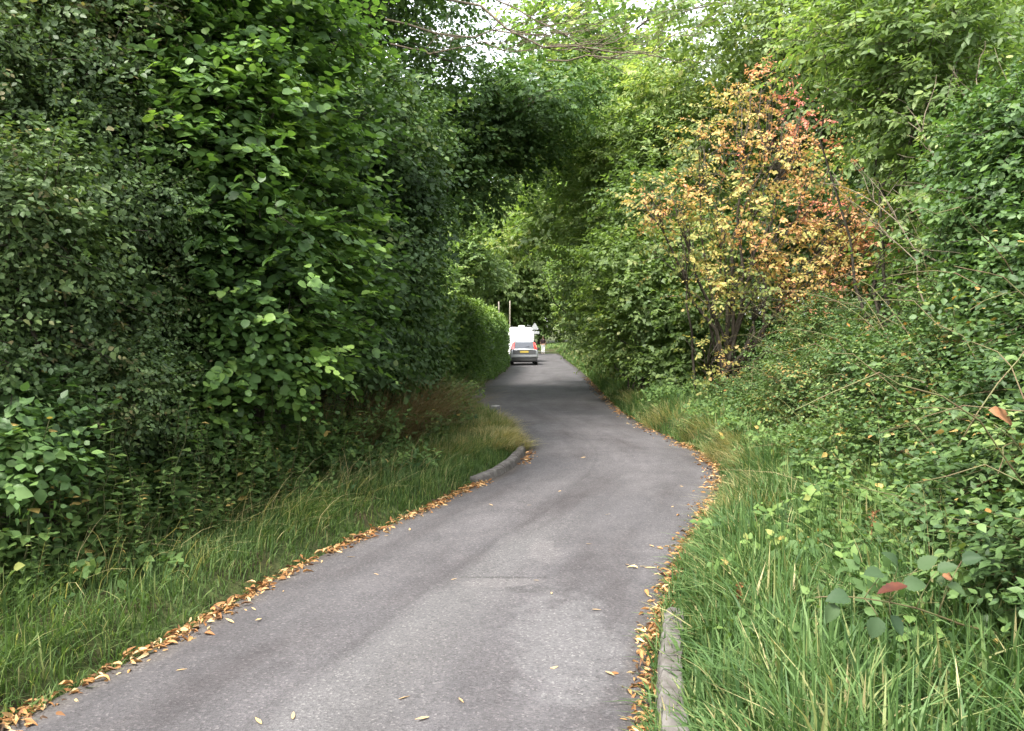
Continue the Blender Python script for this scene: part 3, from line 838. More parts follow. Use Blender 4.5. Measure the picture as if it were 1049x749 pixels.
# ------------------------------------------------------------------ the autumn shrub on the right
AUT = at(4.25, 16.2)
def autumn():
    rng = np.random.default_rng(81)
    root = thing('autumn_shrub', 'tall shrub turning orange, pink and yellow above the right verge', 'shrub', AUT)
    W = []
    for (px, py, Y, r) in [(760, 110, 16.2, .6), (820, 120, 16.5, .55), (720, 150, 16.0, .65), (790, 170, 15.8, .75), (850, 170, 16.3, .6), (690, 205, 15.8, .6), (740, 215, 15.4, .75), (800, 225, 15.5, .7), (865, 225, 15.9, .65),
                           (660, 210, 15.6, .4), (700, 250, 15.4, .65), (760, 265, 15.2, .7), (820, 262, 15.3, .7), (875, 262, 15.6, .55), (730, 300, 15.2, .55), (790, 300, 15.2, .55), (840, 290, 15.3, .5), (895, 250, 15.4, .55), (885, 215, 15.6, .55), (870, 280, 15.2, .5), (780, 90, 16.8, .5), (725, 365, 15.2, .4), (740, 395, 15.2, .3), (830, 315, 15.2, .3)]:
        p = P(px, py, Y)
        W.append((p[0], p[1], p[2], r, r, r * .8))
    B = rel(W, AUT)
    paths, radii = [], []
    for i, b in enumerate(B):
        foot = np.array([rng.normal(0, .22), rng.normal(0, .2), -.1])
        b = np.array(b)
        paths.append(bend(rng, foot, b[:3], 8, sag=.07, wob=.03)); radii.append(np.linspace(.05 * (.6 + .6 * rng.random()), .008, 8))
        for q in range(7):
            e = b[:3] + rng.normal(0, .6, 3) * b[3:]; e[2] += .25
            paths.append(bend(rng, paths[-1 - q][5], e, 6, .06, .03)); radii.append(np.linspace(.013, .003, 6))
    link_mesh('stems', tubes_mesh('stems', paths, radii, 5), M['dark_bark'], root)
    def tf(pos, A, idx, r):
        # clumps of one colour: pinker to the top, yellower low down, some branches still green
        n = np.sin(A[:, 0] * 2.3 + 1) * np.sin(A[:, 2] * 2.9 + A[:, 1]) + .6 * np.sin(A[:, 0] * 5.1 + A[:, 2] * 4.2)
        n2 = r.normal(0, .10, len(pos))
        hgt = (A[:, 2] - 2.0) / 4.5
        return np.clip(.38 + .21 * n + .16 * hgt + n2 + .20 * smooth((A[:, 0] - .1) / 1.2), 0, 1)
    crown_obj(root, rng, B, 1650, 8, .060, .40, .34, 'ovate', M['autumn'], name='foliage', tintfun=tf, hang=.45, flat=.5, twigs=(.005, 700, M['bark']), inner=.35)
autumn()

# ------------------------------------------------------------------ brambles on the right bank
def bramble(label, clumps, seed, nspr=2000, leaf=.036, tb=0, name='bramble_bush'):
    rng = np.random.default_rng(seed)
    W = [(x, y, gz(x, y) + z, a, b, c) for (x, y, z, a, b, c) in clumps]
    foot = (float(np.mean([w_[0] for w_ in W])), float(np.mean([w_[1] for w_ in W])))
    loc = at(*foot)
    extra = []
    for (x, y, z, a, b, c) in W:
        for q in range(3):
            d = unit(rng.normal(0, 1, (1, 3)))[0]
            extra.append((x + d[0] * a * .9, y + d[1] * b * .9, z + abs(d[2]) * c * .7, a * .42, b * .42, c * .34))
    B = rel([(x, y, z, a * .8, b * .8, c * .8) for (x, y, z, a, b, c) in W] + extra, loc)
    root = shrub(name, label, 'bramble', loc, B, 'bramble', int(nspr * 2.0), nleaf=7, leaf=leaf * 1.08, spray=.28, asp=.31, shape='ovate', seed=seed, stems=6, bark='cane', tb=tb, flat=1.25, hang=.22, inner=.35, stem_r=.01, twigs=(.003, 260, M['cane']), jit=.26)
    # arching canes that leave the mound
    paths, radii = [], []
    for k in range(26):
        b = np.array(B[rng.integers(len(B))])
        a = b[:3] + np.array([rng.normal(0, .2), rng.normal(0, .2), 0])
        d = unit(np.array([[rng.normal(-.3, .7), rng.normal(-.2, .7), .35]]))[0]
        e = a + d * (b[3] + .35 + .7 * rng.random())
        paths.append(bend(rng, a, e, 8, sag=.22, wob=.02)); radii.append(np.linspace(.005, .002, 8))
    link_mesh('canes', tubes_mesh('canes', paths, radii, 4), M['cane'], root)
    return root
bramble('dark bramble filling the bottom right corner of the verge', [(2.35, 3.1, .25, .4, .5, .35), (2.75, 3.6, .45, .5, .5, .45), (2.55, 4.2, .3, .4, .5, .4), (3.1, 3.2, .7, .5, .6, .5)], 91, 1700)
bramble('dense bramble mound rising at the right edge below the dead twigs', [(3.3, 4.6, .6, .6, .6, .6), (3.7, 5.2, .9, .7, .7, .7), (3.1, 5.4, .4, .5, .6, .45), (4.0, 4.4, 1.1, .7, .7, .7), (4.1, 5.6, 1.2, .7, .7, .6)], 92, 2800)
bramble('bramble mound with pale arching canes behind the long green grass', [(3.2, 6.6, .4, .5, .6, .45), (3.7, 6.8, .7, .7, .7, .6), (4.3, 7.0, 1.0, .8, .8, .7), (4.1, 6.2, .8, .6, .6, .6)], 93, 2600)
bramble('bramble mound in the middle of the right bank, before the orange shrub', [(3.7, 8.4, .4, .6, .7, .5), (4.3, 8.6, .8, .8, .8, .65), (5.0, 8.8, 1.1, .9, .9, .75), (4.7, 8.0, 1.0, .8, .7, .6)], 94, 2800)
bramble('yellowish bramble sloping down to the dry grass of the right verge', [(3.8, 10.4, .35, .6, .8, .45), (4.5, 10.6, .7, .8, .9, .6), (5.2, 10.8, 1.0, .9, .9, .7), (4.1, 11.6, .45, .7, .8, .45)], 95, 2800, tb=.14)
bramble('tall bramble leaning out below the pale ash on the upper right bank', [(5.0, 6.4, 1.7, .8, .8, .8), (5.3, 7.6, 1.6, .9, .9, .9), (5.9, 8.6, 1.8, 1, 1, 1), (5.0, 5.2, 1.9, .8, .8, .8)], 96, 3000)
bramble('low bramble under the orange shrub on the right', [(4.0, 13.2, .35, .6, .8, .45), (4.8, 13.0, .7, .8, .8, .6), (5.5, 13.2, 1.0, .9, .9, .8), (5.2, 14.4, .8, .8, .7, .7)], 97, 2300, tb=.1)

# ------------------------------------------------------------------ right bank: shrubs and trees behind the brambles
def wshrub(name, label, clumps, mat, nspr, leaf, seed, spray=.4, asp=.36, shape='ovate', tb=0, nleaf=9, cat='bush', twigs=None, stem_r=.03, hang=.25, foot=None, group=None):
    W = [(x, y, z, a, b, c) for (x, y, z, a, b, c) in clumps]
    if foot is None: foot = (float(np.mean([w_[0] for w_ in W])), float(np.mean([w_[1] for w_ in W])))
    loc = at(*foot)
    return shrub(name, label, cat, loc, rel(W, loc), mat, nspr, nleaf=nleaf, leaf=leaf, spray=spray, asp=asp, shape=shape, seed=seed, stems=12, tb=tb, twigs=twigs, stem_r=stem_r, hang=hang, group=group)

def px_clumps(lst):
    out = []
    for (px, py, Y, r) in lst:
        p = P(px, py, Y); out.append((p[0], p[1], p[2], r, r, r * .8))
    return out

wshrub('ash_sapling', 'feathery pale green ash filling the upper right beside the orange shrub',
       px_clumps([(908, 40, 9.5, .8), (907, 95, 10, .55), (952, 110, 9.2, .7), (957, 165, 9.6, .6), (987, 180, 9.0, .7), (977, 235, 9.2, .5), (968, 60, 9.0, .8), (997, 140, 8.6, .5), (908, 60, 10.2, .6), (858, 30, 10.5, .7), (928, -30, 9.5, .9), (1012, 210, 8.4, .6), (962, 280, 9.0, .5), (968, 20, 9, .5)]),
       'lime', 2000, .080, 101, spray=.5, asp=.22, nleaf=13, cat='tree', twigs=(.005, 400, M['bark']), foot=(4.9, 9.9), hang=.3)
wshrub('hawthorn_bush', 'dense small leaved bush in the top right corner', px_clumps([(1060, 130, 6.2, .45), (1035, 160, 6.6, .45), (1070, 200, 6.0, .55), (1030, 235, 6.3, .45), (1090, 280, 5.6, .6), (1040, 300, 6.0, .4)]),
       'mid', 3600, .044, 102, spray=.26, twigs=(.004, 300, M['dark_bark']), foot=(4.7, 6.9))
for i, (x, y, rx, H, lab) in enumerate([(8.4, 14.8, 1.9, 5.0, 'green bush showing between the brambles and the pale trees on the right'), (8.2, 19.0, 2.0, 5.5, 'green bush behind the trunk of the orange shrub'), (6.6, 18.2, 1.7, 4.2, 'green bush filling the gap under the right side of the orange shrub'), (7.4, 10.6, 1.6, 4.6, 'green bush behind the bramble bank at the right edge')]):
    backdrop_bush('green_bush', lab, x, y, rx, H, 'mid', 140 + i, nspr=2300, leaf=.10)
# dead twiggy shrub at right edge
def dead_shrub():
    rng = np.random.default_rng(103)
    loc = at(4.0, 6.3)
    root = thing('dead_shrub', 'bare dead brown shrub arching out over the brambles near the right edge', 'shrub', loc)
    paths, radii = [], []
    base = np.array(loc)
    tg = [P(930, 125, 7.2), P(1000, 80, 6.6), P(985, 200, 6.2), P(900, 230, 7.6), P(960, 240, 6.4), P(1010, 250, 5.9), P(1045, 150, 6.2), P(860, 190, 8.0)]
    for e in tg:
        p = bend(rng, base + rng.normal(0, .15, 3), e, 10, sag=.15, wob=.02)
        paths.append(p - base); radii.append(np.linspace(.014, .003, 10))
        for k in range(7):
            i = rng.integers(4, 10)
            d = unit((p[i] - p[i - 1])[None])[0] + rng.normal(0, .55, 3)
            q = p[i] + unit(d[None])[0] * (.3 + .5 * rng.random())
            paths.append(bend(rng, p[i], q, 5, .05, .03) - base); radii.append(np.linspace(.005, .0015, 5))
    link_mesh('branches', tubes_mesh('branches', paths, radii, 4), M['twig'], root)
dead_shrub()

tree('pale_tree', 'tall light green tree rising behind the orange shrub', 'tree', at(6.6, 20.5), 13, 2.2, 3.8, 3.8, 'light', leaf=.12, nb=36, nspr=3600, spray=.6, seed=111, trunk_r=.22, n_limb=22, asp=.3)
tree('pale_tree', 'light green tree standing behind the brambles at the right edge', 'tree', at(8.6, 12.5), 7.5, 1.0, 3.2, 3.2, 'light', leaf=.11, nb=26, nspr=2100, spray=.5, seed=112, trunk_r=.18, n_limb=18, asp=.3, tb=-.05)
tree('pale_tree', 'thin topped light tree against the white sky in the upper right', 'tree', at(10.5, 17.5), 11.5, 1.5, 3.4, 3.4, 'light', leaf=.12, nb=24, nspr=2000, spray=.55, seed=113, trunk_r=.2, n_limb=18, asp=.3)
wshrub('green_bush', 'dark green bush left of the orange shrub at the lane edge', px_clumps([(640, 270, 19, .9), (670, 300, 18.5, .9), (690, 330, 18, .8), (650, 340, 19, .8), (680, 375, 18, .6), (700, 260, 19, .9), (660, 210, 20, 1.0), (630, 310, 20, .7), (720, 320, 18, .7), (690, 390, 17.4, .4), (620, 355, 20.5, .55)]),
       'lime', 3200, .09, 104, spray=.5, tb=0, shape='simple')
wshrub('willow_bush', 'bright feathery bush arching over the lane left of the orange shrub', px_clumps([(625, 235, 24, 1.1), (620, 190, 24, 1.2), (640, 150, 23, 1.2), (604, 290, 25, .9), (610, 330, 25, .9), (560, 235, 28, .55), (520, 250, 28, .45), (640, 240, 23, 1.0), (600, 150, 25, 1.1), (630, 100, 24, 1.3), (614, 348, 26, .5), (680, 160, 22, 1.2), (690, 90, 22, 1.3)]),
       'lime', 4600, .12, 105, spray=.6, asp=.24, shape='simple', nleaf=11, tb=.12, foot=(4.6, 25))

# trees and bushes down the lane
LANE = [  # kind, label, x, y, H, z0, R, mat, crown offset x
    ('lane_tree', 'first tall tree on the right beyond the orange shrub, closing the canopy', 6.4, 28, 14, 2.2, 4.8, 'lime', -2.9),
    ('lane_tree', 'bright tree on the right halfway down the lane', 7.2, 38, 13, 1.2, 4.3, 'lime', -1.6),
    ('lane_tree', 'tree on the right beside the parked cars', 7.6, 49, 13, 1.0, 4.6, 'lime', -1.2),
    ('lane_tree', 'sunlit tree on the right before the bend', 8.6, 62, 13, .8, 4.6, 'lime', -1.4),
    ('lane_tree', 'last tree on the right at the bend', 9.6, 76, 14, .6, 5.0, 'lime', -1.4),
    ('lane_tree', 'tree above the near end of the clipped hedge', -8.6, 32, 11, 2.6, 3.8, 'lime', .4),
    ('lane_tree', 'pale tree behind the clipped hedge and the white van', -8.2, 46, 10.5, 2.0, 3.8, 'lime', .2),
    ('lane_tree', 'tree behind the far end of the hedge', -8.0, 60, 11, 1.5, 4.2, 'lime', .2),
    ('lane_tree', 'tree at the inside of the far bend', -6.0, 75, 19, 1.5, 5.2, 'lime', .6),
]
protos = {}
for i, (nm, lab, x, y, H, z0, Rr, mt, ox) in enumerate(LANE):
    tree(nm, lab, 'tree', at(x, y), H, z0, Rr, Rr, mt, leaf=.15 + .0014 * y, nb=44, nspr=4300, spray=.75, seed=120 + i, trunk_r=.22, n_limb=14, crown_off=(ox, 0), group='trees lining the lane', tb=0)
# the wood that closes the view beyond the bend, and behind both sides
rngw = np.random.default_rng(200)
pA = tree('far_tree', 'tall green tree closing the view beyond the bend', 'tree', at(1.5, 104), 15, .8, 5.5, 5, 'lime', leaf=.34, nb=40, nspr=2600, spray=1.1, seed=201, trunk_r=.3, n_limb=10, group='trees beyond the far bend', tb=.1)
pB = tree('far_tree', 'pale tree beyond the bend at the right end of the lane', 'tree', at(9.5, 100), 13, .4, 5, 5, 'light', leaf=.34, nb=40, nspr=2600, spray=1.1, seed=202, trunk_r=.3, n_limb=10, group='trees beyond the far bend', tb=.05)
for (x, y, k, s) in [(-5, 108, 1, 1.0), (-12, 112, 0, 1.05), (-20, 108, 1, 1.0), (7, 113, 0, 1.15), (16, 108, 1, 1.1), (22, 104, 0, 1.0), (13, 92, 1, .95), (-28, 104, 0, 1.0), (1, 118, 1, 1.25), (-9, 120, 0, 1.3), (-3, 103, 1, 1.45), (4, 110, 1, 1.6), (-8, 101, 1, 1.3)]:
    copy_tree(pB if k else pA, at(x, y), rngw.random() * 6.28, (s, s, s * (1.25 + .35 * rngw.random())),
              label='pale tree in the wood beyond the far bend' if k else 'green tree in the wood beyond the far bend')
wA = tree('wood_tree', 'woodland tree standing back from the lane behind the hedgerow', 'tree', at(-11, 24), 14, 1.0, 4.6, 4.6, 'mid', leaf=.22, nb=40, nspr=3200, spray=.85, seed=211, trunk_r=.25, n_limb=12, group='woodland trees behind the hedgerows')
for (x, y, s) in [(-9.5, 11, .95), (-9, 4, .9), (-12, 17, 1.1), (-12, 36, .7), (-13, 50, .7), (-14, 66, .7), (-15, 84, .9), (13, 27, 1.0), (14, 40, 1.1), (15, 54, 1.1), (16, 70, 1.15), (14, 20, .8), (12.5, 7, .62), (-10, -6, .9)]:
    copy_tree(wA, at(x, y), rngw.random() * 6.28, (max(s, .9), max(s, .9), s * (.9 + .2 * rngw.random())))
# roadside bushes on the right down to the bend
for i, (x, y, rx, H, mt, lab) in enumerate([(5.0, 22.5, 1.5, 3.2, 'light', 'low green bush at the right edge of the lane past the willow'), (5.4, 29, 1.6, 4.4, 'lime', 'rounded pale bush at the right edge of the lane opposite the hedge end'),
                                        (5.9, 35, 1.7, 4.6, 'light', 'green roadside bush, right side, opposite the middle of the hedge'), (6.2, 42, 1.7, 4.8, 'lime', 'pale roadside bush across the lane from the silver car'),
                                        (6.5, 50, 1.8, 5.0, 'lime', 'green roadside bush level with the white van'), (6.9, 58, 1.8, 5.0, 'light', 'sunlit roadside bush beyond the van, right side'), (7.2, 67, 1.9, 5.2, 'lime', 'yellowish roadside bush near the walker'),
                                        (7.3, 76, 1.9, 5.0, 'light', 'last pale roadside bush at the bend')]):
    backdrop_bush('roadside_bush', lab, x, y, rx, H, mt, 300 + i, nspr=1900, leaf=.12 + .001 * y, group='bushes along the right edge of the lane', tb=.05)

# ------------------------------------------------------------------ grass
BL_V = np.array([0, 1, 2, 3, 4, 5, 6])
BL_F = [(0, 1, 3, 2), (2, 3, 5, 4), (4, 5, 6)]
def blades(name, base, h, lean, ldir, wid, tint, mat, parent=None, rng=None):
    N = len(base)
    ts = np.array([0, .38, .72, 1.0])
    face = unit(np.stack([-ldir[:, 1], ldir[:, 0], np.zeros(N)], -1) + rng.normal(0, .35, (N, 3)) * np.array([1, 1, .2]))
    pts = []
    for t in ts:
        z = h * (t - .42 * lean * t * t)
        xy = ldir * (h * lean * t ** 1.8)[:, None]
        pts.append(base + np.concatenate([xy, z[:, None]], 1))
    V = np.zeros((N, 7, 3))
    for i, wf in enumerate((.75, 1.0, .66)):
        off = face * (wid * wf * .5)[:, None]
        V[:, 2 * i] = pts[i] - off; V[:, 2 * i + 1] = pts[i] + off
    V[:, 6] = pts[3]
    return link_mesh(name, templated(name, BL_V, BL_F, V, tint), mat, parent)

def patch_noise(x, y):
    return .5 * np.sin(x * 2.7 + 1.3 * np.sin(y * 1.9)) * np.sin(y * 2.3 + 1.7 * np.sin(x * 1.4)) + .5 * np.sin(x * 6.1 + y * 4.3) * np.sin(y * 5.7 - x * 3.1)

def grass_band(rng, side, y0, y1, d0, d1, n, hmean, seed_tint=0.42, bias=1.0):
    y = y0 + (y1 - y0) * rng.random(n) ** bias
    d = d0 + (d1 - d0) * rng.random(n) ** 1.1
    x = XL(y) - d if side == 'L' else XR(y) + d
    pn = patch_noise(x, y)
    k = rng.random(n) < (.72 + .4 * pn)
    if side == 'L': k &= drive_mask(x, y) < .3
    x, y, d, pn = x[k], y[k], d[k], pn[k]
    z = ground(x, y)
    edge = .48 + .52 * smooth(d / .6)
    h = hmean * edge * (.55 + .8 * rng.random(len(x))) * (1 + .35 * pn)
    a = rng.random(len(x)) * 2 * np.pi
    ld = np.stack([np.cos(a), np.sin(a)], -1) + np.array([-.45 if side == 'R' else .5, -.25])
    # tufts lean together
    ph = np.stack([np.sin(x * 3.3 + y * 1.1), np.cos(x * 2.2 - y * 2.7)], -1)
    ld = unit(ld + .45 * ph)
    lean = np.clip(rng.normal(.52, .34, len(x)), .0, 1.35)
    tint = np.clip(seed_tint + .14 * pn + rng.normal(0, .24, len(x)), 0, .88)
    dry = rng.random(len(x)) < (.05 + .06 * (pn > .3)) * (.35 if side == 'L' else 1.0)
    tint[dry] = .86 + .14 * rng.random(dry.sum())
    return np.stack([x, y, z - .01], -1), h, lean, ld, tint

def grass(name, label, bands, mat, wid, seed):
    rng = np.random.default_rng(seed)
    parts = [grass_band(rng, *b) for b in bands]
    base, h, lean, ld, tint = [np.concatenate([p[i] for p in parts]) for i in range(5)]
    w = wid * (.6 + .8 * rng.random(len(h))) * (1 + .02 * base[:, 1])
    o = blades(name, base, h, lean, ld, w, tint, mat, None, rng)
    return tag(o, label, 'grass', kind='stuff')

grass('verge_grass', 'long green grass of the right verge beside the kerb', [('R', 2.2, 5.2, .07, .24, 2600, .22, .38), ('R', 2.2, 6.5, .0, 1.9, 26000, .34), ('R', 6.5, 12, .05, 2.0, 24000, .36), ('R', 12, 24, .05, 2.2, 20000, .42, .44), ('R', -3, 2.2, .05, 1.5, 3000, .25)], M['grass'], .0115, 401)
grass('verge_grass', 'short and long green grass of the left verge below the bushes', [('L', 2.6, 7.5, -.01, 2.0, 30000, .19), ('L', 8.6, 12, .08, .3, 2200, .2), ('L', 7.5, 12, .12, 2.4, 24000, .20), ('L', 12, 19.5, .10, 2.4, 14000, .28, .5), ('L', -3, 2.6, .05, 1.5, 3000, .2)], M['fine_grass'], .0062, 402)
grass('verge_grass', 'pale grass strips along the far lane', [('R', 24, 86, .05, 2.6, 26000, .4, .55, 1.3), ('L', 52, 75, .05, 2.0, 6000, .4, .55)], M['grass'], .022, 403)
# the far bank across the bend
def far_bank():
    rng = np.random.default_rng(404)
    n = 16000
    x = -14 + 24 * rng.random(n); y = 93 + 11 * rng.random(n)
    k = (y > 87 + .35 * np.clip(1 - x, 0, 30) + 5.4) | (x > 4.8)
    x, y = x[k], y[k]; n = len(x)
    a = rng.random(n) * 6.28
    o = blades('bank_grass', np.stack([x, y, ground(x, y)], -1), .4 * (.5 + rng.random(n)), np.full(n, .5), np.stack([np.cos(a), np.sin(a)], -1), np.full(n, .06), np.clip(.72 + rng.normal(0, .12, n), 0, .9), M['grass'], None, rng)
    tag(o, 'sunlit grass bank across the end of the lane', 'grass', kind='stuff')
far_bank()

# dry straw
def straw(name, label, spots, seed, hmul=1.0, wid=.0045, mat='straw'):
    rng = np.random.default_rng(seed)
    Bs, Hs, Ls, Ds = [], [], [], []
    for (x, y, r, n, h, dx, dy) in spots:
        a = rng.random(n) * 6.28; f = r * np.sqrt(rng.random(n))
        bx = x + f * np.cos(a); by = y + f * np.sin(a)
        Bs.append(np.stack([bx, by, ground(bx, by) - .01], -1)); Hs.append(h * (.5 + .8 * rng.random(n)) * hmul)
        Ls.append(np.clip(rng.normal(.85, .3, n), .1, 1.4)); Ds.append(unit(np.stack([np.cos(a), np.sin(a)], -1) * .6 + rng.normal(0, .35, (n, 2)) + np.array([dx, dy])))
    b = np.concatenate(Bs); n = len(b)
    o = blades(name, b, np.concatenate(Hs), np.concatenate(Ls), np.concatenate(Ds), wid * (.6 + .8 * rng.random(n)) * (1 + .03 * b[:, 1]), np.clip(rng.normal(.5, .25, n), 0, 1), M[mat], None, rng)
    return tag(o, label, 'dry grass', kind='stuff')
straw('dry_grass', 'pale dry grass on the rounded tip of the left verge', [(-.15, 11.8, .38, 2400, .26, .4, -.2), (-.45, 11.0, .45, 1500, .26, .4, -.3), (-.35, 13.2, .4, 1600, .30, .4, -.2), (-.9, 10.3, .5, 900, .26, .4, -.3), (-1.0, 12.3, .6, 900, .3, .3, -.3), (-.5, 14.6, .4, 700, .3, .3, -.3)], 411)
straw('dry_grass', 'bleached dry grass tuft beside the leaf litter on the right verge', [(1.98, 6.5, .25, 700, .34, -.5, -.5), (2.35, 7.2, .3, 600, .34, -.4, -.3), (2.9, 9.0, .4, 700, .4, -.5, -.3), (3.05, 10.6, .45, 900, .45, -.4, -.3), (3.2, 12.4, .5, 900, .45, -.4, -.2), (2.9, 14.5, .5, 700, .45, -.4, -.2), (3.2, 18, .6, 800, .5, -.3, -.2), (3.0, 5.6, .6, 90, .9, -.6, -.4), (3.5, 7.4, .7, 110, .9, -.5, -.4), (4.0, 9.2, .8, 140, .95, -.5, -.4), (2.5, 4.2, .5, 60, .7, -.6, -.4), (1.75, 5.2, .3, 130, .35, -.3, -.3), (1.5, 4.4, .3, 90, .35, -.3, -.3), (2.0, 3.8, .4, 140, .4, -.5, -.2)], 412)
straw('dry_grass', 'thin straw stems leaning out of the left verge grass', [(-2.3, 5.0, .4, 56, .45, .8, -.3), (-1.9, 6.2, .4, 70, .5, .8, -.2), (-1.5, 7.4, .4, 70, .5, .8, -.3), (-1.2, 8.7, .5, 84, .5, .8, -.3), (-2.5, 5.6, .5, 45, .55, .8, -.3), (-2.0, 6.9, .5, 45, .55, .8, -.3), (-1.6, 8.2, .5, 45, .5, .8, -.3), (-2.6, 4.6, .4, 31, .5, .8, -.3), (-1.9, 9.4, .6, 56, .6, .7, -.3), (-3.0, 6.3, .5, 28, .7, .8, -.3)], 413, wid=.004)
straw('dry_brush', 'brown dry brush leaning out below the dark bush', [(-1.75, 10.6, .45, 800, 1.0, .8, -.4), (-1.6, 11.6, .45, 800, 1.0, .8, -.3), (-1.5, 12.8, .5, 700, 1.0, .7, -.3), (-2.1, 9.6, .4, 400, .9, .7, -.4), (-1.3, 14.2, .5, 500, 1.0, .7, -.3)], 414, wid=.006, mat='brown')
# coarse herbs mixed in the long grass
def herbs(name, label, spots, seed, mat='weed', leaf=.05):
    rng = np.random.default_rng(seed)
    A = []
    for (x, y, r, n, h) in spots:
        a = rng.random(n) * 6.28; f = r * np.sqrt(rng.random(n)); bx = x + f * np.cos(a); by = y + f * np.sin(a)
        A.append(np.stack([bx, by, ground(bx, by) + h * rng.random(n) ** .8], -1))
    A = np.concatenate(A); n = len(A)
    D = unit(rng.normal(0, .7, (n, 3)) + np.array([0, -.2, .5])); U = unit(rng.normal(0, .35, (n, 3)) + np.array([0, -.3, .9]))
    pos, dr, nr, ln, idx = sprays(rng, A, D, U, .16 * (.5 + rng.random(n)), 5, leaf, hang=.15)
    tint = np.clip(.42 + rng.normal(0, .2, n)[idx] + rng.normal(0, .1, len(pos)), 0, .93)
    tint[rng.random(len(tint)) < .01] = 1
    o = link_mesh(name, leaf_mesh(name, pos, dr, nr, ln, .33, 'ovate', tint, rng), M[mat])
    return tag(o, label, 'ground cover', kind='stuff')
herbs('undergrowth', 'low leafy ground cover under the left bushes', [(-3.3, 4.4, .6, 260, .4), (-3.2, 5.0, .55, 300, .4), (-3.2, 6.2, .65, 500, .5), (-2.7, 7.4, .7, 650, .5), (-2.3, 8.6, .7, 600, .5), (-2.0, 9.8, .7, 500, .5), (-1.6, 11.2, .7, 420, .45), (-1.3, 13, .7, 420, .5), (-1.5, 15, .8, 420, .6), (-1.4, 17.5, .8, 380, .6), (-2.5, 6.0, .4, 70, .15), (-2.5, 4.9, .4, 60, .15), (-2.0, 7.3, .4, 80, .15), (-1.4, 9.0, .6, 120, .2)], 421)
herbs('undergrowth', 'low leafy ground cover between the right grass and the brambles', [(1.3, 3.6, .4, 60, .2), (1.6, 4.4, .5, 90, .25), (1.9, 5.4, .5, 90, .25), (2.1, 4.6, .5, 160, .3), (2.5, 5.6, .5, 260, .35), (2.9, 7.0, .5, 300, .4), (3.3, 9.0, .6, 350, .4), (3.5, 11, .7, 420, .45), (3.5, 13, .7, 420, .45), (3.4, 16, .8, 500, .5), (3.7, 20, .9, 500, .6), (4.0, 24, 1, 450, .7), (1.9, 3.6, .5, 140, .3)], 422)

# upright weeds at the foot of the left bushes
def weed_proto(seed, h, label):
    rng = np.random.default_rng(seed)
    root = thing('tall_weed', label, 'weed', (0, 0, 0), 0, 'tall weeds at the foot of the left bushes')
    paths, radii, A, D, U, ln_ = [], [], [], [], [], []
    for s in range(3):
        a = rng.random() * 6.28
        top = np.array([.22 * math.cos(a), .22 * math.sin(a), h * (.75 + .3 * rng.random())])
        p = bend(rng, (.04 * math.cos(a), .04 * math.sin(a), -.03), top, 8, 0, .02)
        paths.append(p); radii.append(np.linspace(.006, .002, 8))
        for i, t in enumerate(np.linspace(.12, 1, 17)):
            q = np.array([np.interp(t, np.linspace(0, 1, 8), p[:, c]) for c in range(3)])
            b = i * 1.6 + rng.normal(0, .3)
            for sg in (0, math.pi):
                d = np.array([math.cos(b + sg), math.sin(b + sg), .25 - .35 * (1 - t)])
                A.append(q); D.append(d); U.append(np.array([-.3 * d[0], -.3 * d[1], 1.0]) + rng.normal(0, .2, 3)); ln_.append(.115 * (1.15 - .6 * t) * (.7 + .5 * rng.random()))
    A, D, U, ln_ = map(np.array, (A, D, U, ln_))
    link_mesh('stem', tubes_mesh('stem', paths, radii, 5), M['stem'], root)
    tint = np.clip(rng.normal(.5, .2, len(A)), 0, .93); tint[rng.random(len(A)) < .03] = 1
    link_mesh('leaves', leaf_mesh('leaves', A, D, U, ln_, .30, 'ovate', tint, rng, curl=.35), M['weed'], root)
    return root
wl = 'upright leafy weed among others in front of the ivy thicket at the left edge'
WP = [weed_proto(430, .95, wl), weed_proto(431, .75, wl), weed_proto(432, 1.15, wl)]
rngd = np.random.default_rng(433)
wp = []; wp_px = []
for (px, py, Y) in [(20, 500, 4.9), (60, 520, 5.0), (100, 505, 5.3), (5, 540, 4.6), (140, 500, 5.7), (45, 490, 5.3), (180, 490, 6.2), (85, 535, 4.9), (215, 480, 6.6), (160, 520, 5.6), (245, 490, 6.7), (270, 470, 7.3), (300, 465, 7.8), (325, 455, 8.4),
                    (230, 510, 6.3), (340, 440, 9.2), (120, 540, 5.1), (290, 490, 7.2), (355, 450, 9.0), (25, 460, 5.4), (375, 430, 10), (395, 425, 10.8), (415, 415, 11.8), (195, 520, 5.9), (-20, 520, 4.7), (440, 410, 13), (10, 570, 4.75), (60, 560, 4.9), (105, 560, 5.0), (150, 545, 5.3), (190, 540, 5.6), (225, 530, 6.0), (260, 515, 6.4), (300, 500, 7.0), (335, 480, 7.9), (365, 465, 8.6), (395, 450, 9.6), (420, 440, 10.6), (440, 430, 11.8), (40, 590, 4.5), (458, 422, 13), (130, 575, 4.9)]:
    p = P(px, py, Y)
    wp.append((float(p[0]), Y)); wp_px.append(px)
for i, (x, y) in enumerate(wp):
    src = WP[i % 3]
    if i < 3:
        src.location = at(x, y); src.rotation_euler = (0, 0, rngd.random() * 6.28)
    else:
        s = .7 + .5 * rngd.random() if i < 26 else .42 + .25 * rngd.random()
        px_ = wp_px[i]
        copy_tree(src, at(x, y), rngd.random() * 6.28, (s, s, s), label=wl if px_ < 130 else ('upright leafy weed among others at the foot of the thorn bush and hazel' if px_ < 290 else 'upright leafy weed among the dry brush below the dark bush'))
